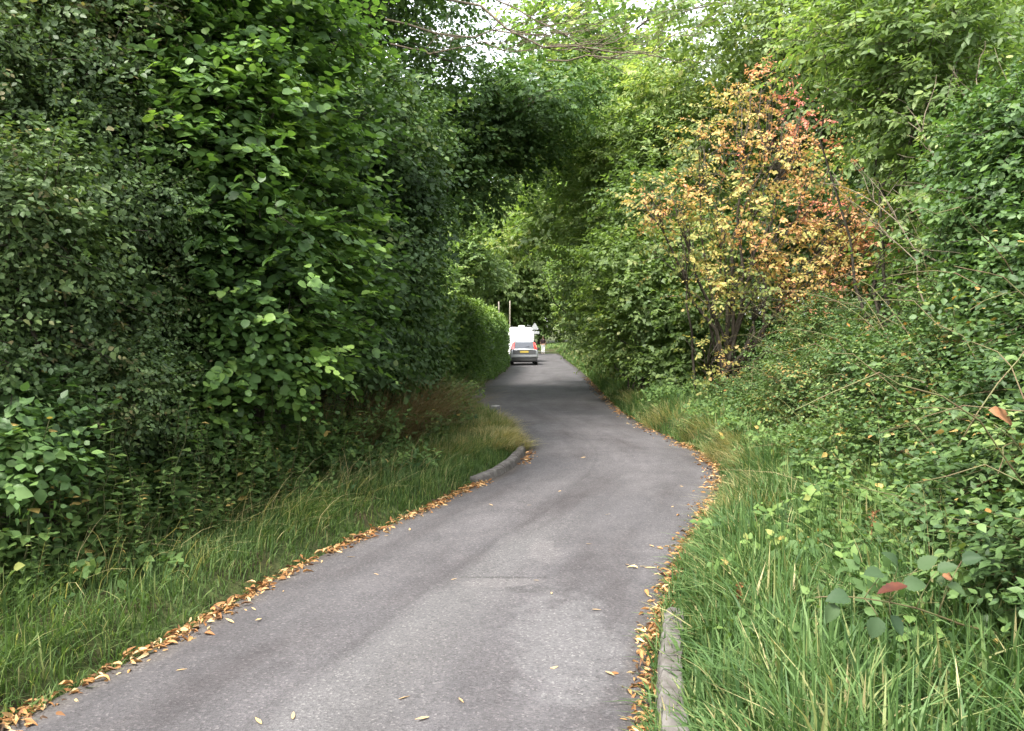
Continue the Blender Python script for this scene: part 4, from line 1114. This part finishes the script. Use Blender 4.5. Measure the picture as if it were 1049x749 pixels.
# upright leafy plants on the right bank
for i, (x, y, s, lab) in enumerate([(3.75, 7.4, 1.25, 'tall pale leafed shoot standing up out of the right hand brambles'), (3.0, 5.2, .8, 'small leafy shoot at the foot of the right hand brambles')]):
    copy_tree(WP[2], at(x, y, .5), i * 2.0, (s, s, s), label=lab, group='leafy shoots in the right brambles')

# ------------------------------------------------------------------ the bramble spray with a red leaf in the foreground
def bramble_spray():
    rng = np.random.default_rng(441)
    a = P(985, 640, 3.1); e = P(835, 612, 2.95)
    base = np.array([a[0] + .25, a[1] + .1, gz(a[0] + .25, a[1] + .1)])
    root = thing('bramble_spray', 'single bramble spray with bluish leaves and one red leaf over the foreground grass', 'bramble', base)
    cane = np.concatenate([bend(rng, base, a, 6, .15, .01), bend(rng, a, e, 7, .06, .01)[1:]])
    link_mesh('cane', tubes_mesh('cane', [cane - base], [np.linspace(.006, .002, len(cane))], 5), M['cane'], root)
    pos, dr, nr, ln = [], [], [], []
    for (px, py, Y, lx, lz, L) in [(905, 588, 3.0, -1, .1, .10), (925, 600, 2.98, .9, .25, .10), (940, 582, 3.0, .6, .5, .10), (920, 580, 3.02, -.4, .6, .10), (960, 585, 3.05, .8, .3, .09), (870, 612, 2.95, -1, .2, .10), (855, 618, 2.95, -.3, -.5, .09), (900, 632, 2.95, -.4, -.9, .10), (912, 630, 2.96, .4, -.9, .10), (970, 600, 3.05, .6, -.2, .09), (985, 575, 3.1, .5, .2, .09)]:
        p = P(px, py, Y); pos.append(p); dr.append((lx, -.25, lz)); nr.append((.1 + rng.normal(0, .2), -.55 + rng.normal(0, .2), .8)); ln.append(L * .82)
    pos, dr, nr, ln = np.array(pos), np.array(dr), np.array(nr), np.array(ln)
    # every leaf sits on a short stalk that springs from the cane
    near = [cane[np.argmin(np.linalg.norm(cane - q, axis=1))] for q in pos]
    link_mesh('leaf_stalks', tubes_mesh('leaf_stalks', [bend(rng, a_, q, 5, .08, .01) - base for a_, q in zip(near, pos)], [np.linspace(.0025, .0014, 5)] * len(pos), 4), M['cane'], root)
    for q in range(len(pos)):
        link_mesh('leaf', leaf_mesh('leaf', pos[q:q + 1] - base, dr[q:q + 1], nr[q:q + 1], ln[q:q + 1], .40, 'fine', rng.random(1), rng, fold=.35, curl=.3), M['spray'], root)
    p = P(930, 600, 2.93)
    r = link_mesh('leaf', leaf_mesh('red_leaf', np.array([p - base]), np.array([(-1, -.1, -.16)]), np.array([(.1, -.1, 1.0)]), np.array([.12]), .24, 'fine', np.array([.5]), rng, fold=.7, curl=.35), M['red_leaf'], root)
    r['label'] = 'narrow dark red leaf'
bramble_spray()

def single_leaf(name, label, p, d, n, L, asp, mat, curl=.5, cat='leaf', seed=1, group=None):
    rng = np.random.default_rng(seed)
    o = link_mesh(name, leaf_mesh(name, np.zeros((1, 3)), np.array([d], float), np.array([n], float), np.array([L]), asp, 'fine', np.array([.6]), rng, fold=.6, curl=curl), mat)
    o.location = tuple(float(v) for v in p)
    return tag(o, label, cat, group)
single_leaf('dead_leaf', 'large curled orange brown dead leaf caught in the brambles at the right edge', P(1012, 420, 3.7), (1, -.1, -.25), (.1, -.8, .5), .17, .22, M['orange_leaf'], seed=3)
single_leaf('dead_leaf', 'small orange leaf beside the foreground bramble spray', P(965, 590, 3.1), (.8, 0, .1), (.1, -.8, .5), .05, .4, M['orange_leaf'], seed=4)
single_leaf('dead_leaf', 'pale folded leaf lying in the grass at the bottom of the right verge', P(748, 732, 3.0), (.8, -.3, -.35), (.2, -.5, .8), .09, .22, M['litter'], seed=5)
def dock(px, py, Y, h, label, seed):
    rng = np.random.default_rng(seed)
    p = P(px, py, Y); loc = (p[0], p[1], gz(p[0], p[1]))
    root = thing('dock_stalk', label, 'dead plant', loc)
    pt = bend(rng, (0, 0, -.02), (.05, 0, h), 7, 0, .02)
    link_mesh('stalk', tubes_mesh('stalk', [pt], [np.linspace(.005, .002, 7)], 5), M['orange_leaf'], root)
    n = 70
    t = .55 + .45 * rng.random(n)
    A = np.stack([np.interp(t, np.linspace(0, 1, 7), pt[:, c]) for c in range(3)], -1) + rng.normal(0, .008, (n, 3))
    D = rng.normal(0, 1, (n, 3)) + np.array([0, 0, .6])
    link_mesh('seed_head', leaf_mesh('seed_head', A, D, rng.normal(0, 1, (n, 3)), np.full(n, .018), .4, 'simple', rng.random(n) * .4, rng), M['litter'], root)
dock(886, 530, 4.6, .42, 'rusty brown dock stalk standing in the grass before the brambles', 451)
dock(748, 640, 3.9, .30, 'short brown dock stalk in the right verge grass near the kerb', 452)

# ------------------------------------------------------------------ leaf litter
def litter():
    rng = np.random.default_rng(461)
    X, Yv = [], []
    def band(f, sgn, y0, y1, n, off, sd, clumpy=True):
        y = y0 + (y1 - y0) * rng.random(n)
        d = off + np.abs(rng.normal(0, sd, n)) * rng.choice([1, 1, 1, -.5], n)
        k = rng.random(n) < np.clip(.62 + .3 * np.sin(y * 3.1) * np.sin(y * 1.3 + 1) + .35 * np.sin(y * 9.7 + 2 * np.sin(y * 4.1)), .08, 1) if clumpy else np.ones(n, bool)
        X.append((f(y) + sgn * d)[k]); Yv.append(y[k])
    band(XL, 1, 2.0, 9.0, 2500, -.02, .055)
    band(XL, 1, 10.2, 11.6, 160, .03, .06)
    band(XR, -1, 2.0, 7.4, 2200, .0, .05, True)
    band(XR, -1, 5.5, 12.5, 1500, .0, .085)
    band(XR, -1, 12.5, 34, 1300, .03, .10)
    x = np.concatenate(X); y = np.concatenate(Yv); n = len(x)
    inside = np.clip(np.minimum(x - XL(y), XR(y) - x), -1, 1)
    zroad = rise(y) + .02 * (1 - (2 * (x - XL(y)) / (XR(y) - XL(y)) - 1) ** 2)
    z = np.where(inside > -.03, zroad, np.maximum(ground(x, y), zroad)) + .004 + .02 * rng.random(n) ** 2 * (np.abs(inside) < .08)
    a = rng.random(n) * 6.28
    D = np.stack([np.cos(a), np.sin(a), rng.normal(0, .3, n)], -1); U = np.stack([rng.normal(0, .65, n), rng.normal(0, .65, n), np.ones(n)], -1)
    ln = .050 * (.32 + 1.15 * rng.random(n)) * (1 + .012 * y)
    o = link_mesh('leaf_litter', leaf_mesh('leaf_litter', np.stack([x, y, z], -1), D, U, ln, .15, 'ovate', np.clip(rng.normal(.5, .33, n), 0, 1), rng, fold=1.1, curl=.5), M['litter'])
    tag(o, 'tan and orange fallen leaves drifted along both edges of the lane', 'leaf litter', kind='stuff')
litter()
def scattered():
    rng = np.random.default_rng(471)
    first = None
    pts = [(300, 743), (268, 748), (440, 740), (408, 722), (572, 686), (546, 598), (606, 627), (640, 580), (655, 582), (672, 583), (565, 610), (462, 598), (355, 572), (388, 592), (290, 608), (262, 627), (268, 636), (240, 640), (215, 643), (180, 690), (330, 575), (470, 720), (620, 690), (600, 560),
           (575, 505), (600, 470), (540, 520), (505, 520), (700, 500), (690, 520), (665, 560), (620, 530), (420, 545), (398, 550)]
    for i, (px, py) in enumerate(pts):
        d = ray(px, py); s = CAM_H / -d[2]
        x, y = d[0] * s, d[1] * s
        u = (x - XL(y)) / (XR(y) - XL(y))
        if not .02 < u < .985: continue
        z = .02 * (1 - (2 * u - 1) ** 2) + .006
        if first is None:
            first = link_mesh('fallen_leaf', leaf_mesh('fallen_leaf', np.zeros((1, 3)), np.array([(1., 0, .02)]), np.array([(0., .15, 1)]), np.array([.072]), .12, 'ovate', np.array([.85]), rng, fold=.8, curl=.3), M['litter'])
            o = first
        else:
            o = first.copy(); COL.objects.link(o)
        o.location = (x, y, z); o.rotation_euler = (rng.normal(0, .1), rng.normal(0, .1), rng.random() * 6.28)
        s = .6 + .6 * rng.random(); o.scale = (s, s, s)
        tag(o, 'single pale dry leaf lying by itself on the open asphalt', 'leaf', 'scattered leaves on the lane')
scattered()

# ------------------------------------------------------------------ vehicles
M['silver'] = plain('silver_paint', (.36, .37, .385), .3, metal=.55, coat=.6)
M['white_paint'] = plain('white_paint', (.82, .82, .81), .35, coat=.4)
M['glass'] = plain('dark_car_glass', (.03, .035, .045), .06, spec=.8)
M['red_lens'] = plain('red_lens', (.55, .03, .025), .2, spec=.6)
M['black_plastic'] = plain('black_plastic', (.025, .025, .026), .6)
M['grey_plastic'] = plain('grey_plastic', (.06, .062, .066), .55)
M['rubber'] = plain('tyre_rubber', (.02, .02, .02), .85)
M['rim'] = plain('wheel_rim', (.45, .45, .46), .35, metal=.8)
M['plate_yellow'] = plain('yellow_plate', (.42, .31, .06), .5)
M['chrome'] = plain('bright_trim', (.7, .7, .7), .2, metal=1)

def loft(name, sections, mat, parent, smooth_shade=True, bevel=0):
    """sections: list of closed rings (k,3) in the same order"""
    bm = bmesh.new()
    rings = [[bm.verts.new(tuple(p)) for p in s] for s in sections]
    k = len(rings[0])
    for a, b in zip(rings[:-1], rings[1:]):
        for i in range(k):
            bm.faces.new((a[i], a[(i + 1) % k], b[(i + 1) % k], b[i]))
    bm.faces.new(rings[0][::-1]); bm.faces.new(rings[-1])
    bmesh.ops.recalc_face_normals(bm, faces=bm.faces)
    me = bpy.data.meshes.new(name); bm.to_mesh(me); bm.free()
    o = link_mesh(name, me, mat, parent, smooth_shade)
    if bevel:
        b = o.modifiers.new('bevel', 'BEVEL'); b.width = bevel; b.segments = 3; b.limit_method = 'ANGLE'
    return o

def boxm(name, c, s, mat, parent, bevel=.02, rot=None):
    bm = bmesh.new()
    bmesh.ops.create_cube(bm, size=1)
    bmesh.ops.scale(bm, vec=s, verts=bm.verts)
    if bevel: bmesh.ops.bevel(bm, geom=bm.edges[:], offset=bevel, segments=2, affect='EDGES')
    if rot: bmesh.ops.rotate(bm, matrix=Euler(rot).to_matrix(), verts=bm.verts)
    bmesh.ops.translate(bm, vec=c, verts=bm.verts)
    me = bpy.data.meshes.new(name); bm.to_mesh(me); bm.free()
    return link_mesh(name, me, mat, parent)

def wheel(parent, x, y, r, wd):
    def cyl(name, rad, w, m, par):
        prof = [(-w / 2, rad * .86), (-w / 2 * .8, rad), (w / 2 * .8, rad), (w / 2, rad * .86)]
        secs = [[(x + dx, y + rr * math.cos(a), r + rr * math.sin(a)) for a in np.linspace(0, 2 * math.pi, 24, endpoint=False)] for dx, rr in prof]
        return loft(name, secs, m, par)
    w = cyl('wheel', r, wd, M['rubber'], parent)
    cyl('rim', r * .62, wd * 1.06, M['rim'], w)

def car_section(y, w, zb, zt, belt, roofw):
    """ring across the car at length position y"""
    h = w / 2
    pts = [(-h * .86, zb), (-h * .97, zb + .10), (-h, zb + .28), (-h * .985, belt - .06), (-h * .95, belt)]
    pts += [(-roofw / 2 - .03, belt + (zt - belt) * .55), (-roofw / 2, zt - .07), (-roofw / 2 + .12, zt - .012), (0, zt)]
    right = [(-a, b) for a, b in pts[:-1]][::-1]
    return [(a, y, b) for a, b in pts + right]

def silver_car(loc, rz):
    root = thing('hatchback_car', 'silver hatchback car seen from behind, stopped beside the clipped hedge', 'car', loc, rz)
    W = 1.74
    S = []
    # rear (y = 0) to front (y = 4.05); the wheel arches are kept simple at this size
    for (y, w, zb, zt, belt, rw) in [(0.0, 1.56, .32, .92, .86, 1.36), (.06, 1.66, .24, 1.0, .93, 1.36), (.14, 1.71, .22, 1.06, .95, 1.34), (.30, W, .2, 1.24, .97, 1.24), (.50, W, .2, 1.44, .97, 1.18), (.75, W, .2, 1.505, .97, 1.17), (1.4, W, .2, 1.53, .96, 1.18), (2.0, W, .2, 1.51, .95, 1.18),
                                    (2.5, W, .2, 1.40, .94, 1.14), (3.0, W, .2, 1.10, .93, 1.18), (3.15, W, .2, 1.0, .92, 1.3), (3.6, 1.7, .21, .90, .84, 1.36), (3.95, 1.6, .25, .78, .70, 1.36), (4.05, 1.45, .30, .66, .58, 1.3)]:
        S.append(car_section(y, w, zb, zt, belt, rw))
    loft('body', S, M['silver'], root)
    # rear window, lying on the hatch slope
    bm = bmesh.new()
    def slab(c, th, name, mat):
        bm = bmesh.new()
        f = [bm.verts.new(p) for p in c]
        b = [bm.verts.new((p[0], p[1] + th, p[2] - th * .3)) for p in c]
        n = len(c)
        bm.faces.new(f); bm.faces.new(b[::-1])
        for i in range(n): bm.faces.new((f[i], f[(i + 1) % n], b[(i + 1) % n], b[i]))
        bmesh.ops.recalc_face_normals(bm, faces=bm.faces)
        me = bpy.data.meshes.new(name); bm.to_mesh(me); bm.free()
        return link_mesh(name, me, mat, root)
    slab([(-.60, .10, 1.05), (.60, .10, 1.05), (.52, .44, 1.42), (-.52, .44, 1.42)], .10, 'rear_window', M['glass'])
    for s in (-1, 1):
        q = [(s * .62, .075, .99), (s * .80, .115, .99), (s * .745, .30, 1.24), (s * .655, .44, 1.42), (s * .575, .43, 1.41)]
        if s < 0: q = q[::-1]
        slab(q, .12, 'tail_light', M['red_lens'])
        # side windows
        sw = []
        boxm('side_window', (s * .735, 1.55, 1.20), (.06, 1.7, .36), M['glass'], root, .02, (0, -s * .32, 0))
        mm = boxm('mirror', (s * 1.0, 2.75, 1.0), (.2, .1, .14), M['black_plastic'], root, .03)
    boxm('tailgate_panel', (0, .005, .80), (1.44, .06, .30), M['grey_plastic'], root, .025)
    pl = boxm('number_plate', (0, -.035, .83), (.52, .02, .12), M['plate_yellow'], root, .004)
    boxm('bumper', (0, .02, .57), (1.64, .18, .18), M['silver'], root, .05)
    boxm('bumper_skirt', (0, .03, .36), (1.56, .18, .24), M['black_plastic'], root, .04)
    boxm('trim_strip', (0, -.04, .945), (.9, .02, .03), M['chrome'], root, .005)
    for x in (-.74, .74):
        for y in (.68, 3.25):
            wheel(root, x, y, .31, .2)
    boxm('exhaust', (-.45, .02, .28), (.07, .16, .06), M['black_plastic'], root, .02)
    # rear wiper
    boxm('wiper', (.16, .16, 1.13), (.36, .015, .02), M['black_plastic'], root, .004, (R(42) * 0, R(-12), 0))
    return root
silver_car((.76, 49.6, float(rise(49.6)) + .02), R(1))

def white_van(loc, rz):
    root = thing('panel_van', 'tall white van standing just in front of the silver car', 'van', loc, rz)
    S = []
    for (y, w, zb, zt, belt, rw) in [(0, 1.86, .45, 2.36, 1.2, 1.52), (.05, 1.92, .42, 2.42, 1.2, 1.56), (2.0, 1.94, .40, 2.46, 1.2, 1.6), (3.6, 1.94, .40, 2.44, 1.2, 1.6), (4.1, 1.94, .40, 2.2, 1.2, 1.5), (4.6, 1.92, .40, 1.45, 1.15, 1.5), (5.3, 1.85, .42, 1.12, .95, 1.5), (5.45, 1.7, .5, .95, .85, 1.4)]:
        S.append(car_section(y, w, zb, zt, belt, rw))
    loft('body', S, M['white_paint'], root, True)
    for s in (-1, 1):
        boxm('rear_door', (s * .44, -.012, 1.36), (.85, .03, 1.56), M['white_paint'], root, .012)
        boxm('tail_light', (s * .90, -.01, 1.0), (.1, .06, .34), M['red_lens'], root, .02)
        boxm('mirror', (s * 1.08, 4.35, 1.35), (.2, .12, .3), M['black_plastic'], root, .03)
    boxm('bumper', (0, -.02, .5), (1.88, .16, .2), M['grey_plastic'], root, .03)
    boxm('number_plate', (0, -.045, .75), (.52, .02, .12), M['plate_yellow'], root, .004)
    boxm('roof_vent', (0.05, .6, 2.50), (.45, .5, .12), M['white_paint'], root, .04)
    boxm('windscreen', (0, 4.36, 1.78), (1.45, .04, .72), M['glass'], root, .01, (R(28), 0, 0))
    for x in (-.80, .80):
        for y in (1.0, 4.5):
            wheel(root, x, y, .34, .22)
    return root
white_van((.62, 55.6, float(rise(55.6)) + .02), R(0.5))

# ------------------------------------------------------------------ posts, sign
M['pale_wood'] = plain('weathered_post', (.20, .18, .14), .85, noise=(8, (.13, .115, .09)))
M['sign_back'] = plain('sign_back_grey', (.2, .21, .21), .5, metal=.3)
M['sign_face'] = plain('pale_plate', (.26, .27, .27), .5)
def post(px, py_top, Y, label, seed):
    p = P(px, py_top, Y)
    loc = at(float(p[0]), Y)
    rng = np.random.default_rng(seed)
    h = p[2] - loc[2]
    pt = bend(rng, (0, 0, -.2), (0, 0, h), 5, 0, .002)
    o = link_mesh('wooden_post', tubes_mesh('wooden_post', [pt], [np.linspace(.055, .045, 5)], 10), M['pale_wood'])
    o.location = loc
    tag(o, label, 'post', 'wooden posts behind the hedge')
post(511, 309, 58, 'left one of two pale wooden posts rising behind the clipped hedge', 1)
post(522.4, 308, 56.5, 'right one of two pale wooden posts rising behind the clipped hedge', 2)

def road_sign():
    Y = 79.0
    p = P(547.3, 331, 97)
    loc = at(float(p[0]), 97.0)
    root = thing('road_sign', 'grey triangular road sign with a plate below it, right of the white van', 'road sign', loc)
    h = p[2] - loc[2]
    link_mesh('post', tubes_mesh('post', [np.array([(0, .04, -.2), (0, .04, h * .5), (0, .04, h)])], [np.full(3, .045)], 8), M['sign_back'], root)
    bm = bmesh.new()
    v = []
    for a in (90, 210, 330):
        for k in (-7, 7):
            v.append((.5 * math.cos(R(a + k)) + .06, .5 * math.sin(R(a + k)) + h - .5))
    f = [bm.verts.new((x, -.02, z)) for x, z in v]; b = [bm.verts.new((x, .0, z)) for x, z in v]
    bm.faces.new(f); bm.faces.new(b[::-1])
    for i in range(6): bm.faces.new((f[i], f[(i + 1) % 6], b[(i + 1) % 6], b[i]))
    bmesh.ops.recalc_face_normals(bm, faces=bm.faces)
    me = bpy.data.meshes.new('triangle'); bm.to_mesh(me); bm.free()
    link_mesh('triangle', me, M['sign_face'], root)
    boxm('plate', (.08, -.015, h - 1.15), (1.05, .03, .32), M['sign_face'], root, .005)
road_sign()

# ------------------------------------------------------------------ the walker
M['skin'] = plain('skin', (.45, .27, .19), .6)
M['dark_cloth'] = plain('dark_top', (.022, .012, .012), .85, noise=(25, (.035, .015, .015)))
M['white_cloth'] = plain('white_trousers', (.80, .79, .77), .85)
M['hair'] = plain('brown_hair', (.10, .06, .035), .6)
M['shoe'] = plain('shoe', (.5, .48, .45), .7)
def skin_mesh(name, verts, edges, rads, mat, parent, sub=2, rootv=0):
    me = bpy.data.meshes.new(name)
    me.from_pydata(verts, edges, [])
    o = link_mesh(name, me, mat, parent)
    sk = o.modifiers.new('skin', 'SKIN'); sk.use_smooth_shade = True
    for i, r in enumerate(rads):
        me.skin_vertices[0].data[i].radius = (r, r) if not isinstance(r, tuple) else r
        me.skin_vertices[0].data[i].use_root = (i == rootv)
    sb = o.modifiers.new('subd', 'SUBSURF'); sb.levels = sub; sb.render_levels = sub
    return o
def person(loc, rz):
    root = thing('person', 'person in white trousers and a dark top walking at the far end of the lane', 'person', loc, rz)
    V, E, Rd = [], [], []
    def add(p, r, par=None):
        V.append(p); Rd.append(r)
        if par is not None: E.append((par, len(V) - 1))
        return len(V) - 1
    pel = add((0, 0, .95), (.15, .11))
    wst = add((0, .01, 1.12), (.13, .09), pel); ch = add((0, 0, 1.32), (.16, .11), wst); nk0 = add((0, .01, 1.46), (.07, .065), ch); nk = add((0, -.01, 1.53), .052, nk0)
    hd = add((0, -.03, 1.60), (.068, .08), nk); hd2 = add((0, -.02, 1.68), (.074, .092), hd); add((0, -.01, 1.74), (.05, .06), hd2)
    for s in (-1, 1):
        st = s * .5
        hp = add((s * .09, 0, .88), (.095, .10), pel); kn = add((s * .10, -.10 * st - .02, .49), .062, hp); an = add((s * .10, .16 * -st + .04, .09), .042, kn)
        add((s * .11, .16 * -st - .05, .04), (.045, .035), an); 
        sh = add((s * .17, .01, 1.41), .062, ch); el = add((s * .24, .04 + .06 * st, 1.14), .043, sh); wr = add((s * .25, -.08 + .12 * st, .92), .028, el)
        pm = add((s * .25, -.10 + .12 * st, .86), (.036, .018), wr)
        for q, (dx, L) in enumerate(((-.026, .075), (-.009, .088), (.009, .082), (.026, .064))):
            f1 = add((s * .25, -.10 + .12 * st + dx, .82), .0095, pm); add((s * .243, -.105 + .12 * st + dx, .82 - L), .0075, f1)
        th = add((s * .235, -.145 + .12 * st, .85), .010, pm); add((s * .232, -.165 + .12 * st, .81), .008, th)
    skin_mesh('body', V, E, Rd, M['skin'], root)
    # face details
    boxm('nose', (0, -.125, 1.635), (.024, .03, .04), M['skin'], root, .008)
    # clothes, a little larger than the body
    skin_mesh('top', [(0, 0, .93), (0, .01, 1.12), (0, 0, 1.32), (0, .01, 1.45)] + sum([[(s * .17, .01, 1.41), (s * .235, .035 + .05 * s * .5, 1.17)] for s in (-1, 1)], []),
              [(0, 1), (1, 2), (2, 3), (2, 4), (4, 5), (2, 6), (6, 7)], [(.172, .132), (.15, .112), (.178, .128), (.085, .08), .078, .06, .078, .06], M['dark_cloth'], root)
    tv = [(0, 0, .98)]; te = []; tr = [(.165, .125)]
    for s in (-1, 1):
        st = s * .5; b = len(tv)
        tv += [(s * .092, 0, .86), (s * .10, -.10 * st - .02, .49), (s * .10, .16 * -st + .04, .12)]; tr += [(.112, .118), .085, .07]
        te += [(0, b), (b, b + 1), (b + 1, b + 2)]
    skin_mesh('trousers', tv, te, tr, M['white_cloth'], root)
    skin_mesh('hair', [(0, .02, 1.58), (0, .02, 1.69), (0, .0, 1.765)], [(0, 1), (1, 2)], [(.07, .06), (.083, .085), (.05, .055)], M['hair'], root)
    for s in (-1, 1):
        st = s * .5
        boxm('shoe', (s * .11, .16 * -st - .03, .045), (.095, .26, .09), M['shoe'], root, .03)
    return root
pp = P(556.4, 361, 78)
person((float(pp[0]), 78.0, float(rise(78)) + .02), R(172))

print('objects', len(bpy.data.objects), 'polys', sum(len(m.polygons) for m in bpy.data.meshes))
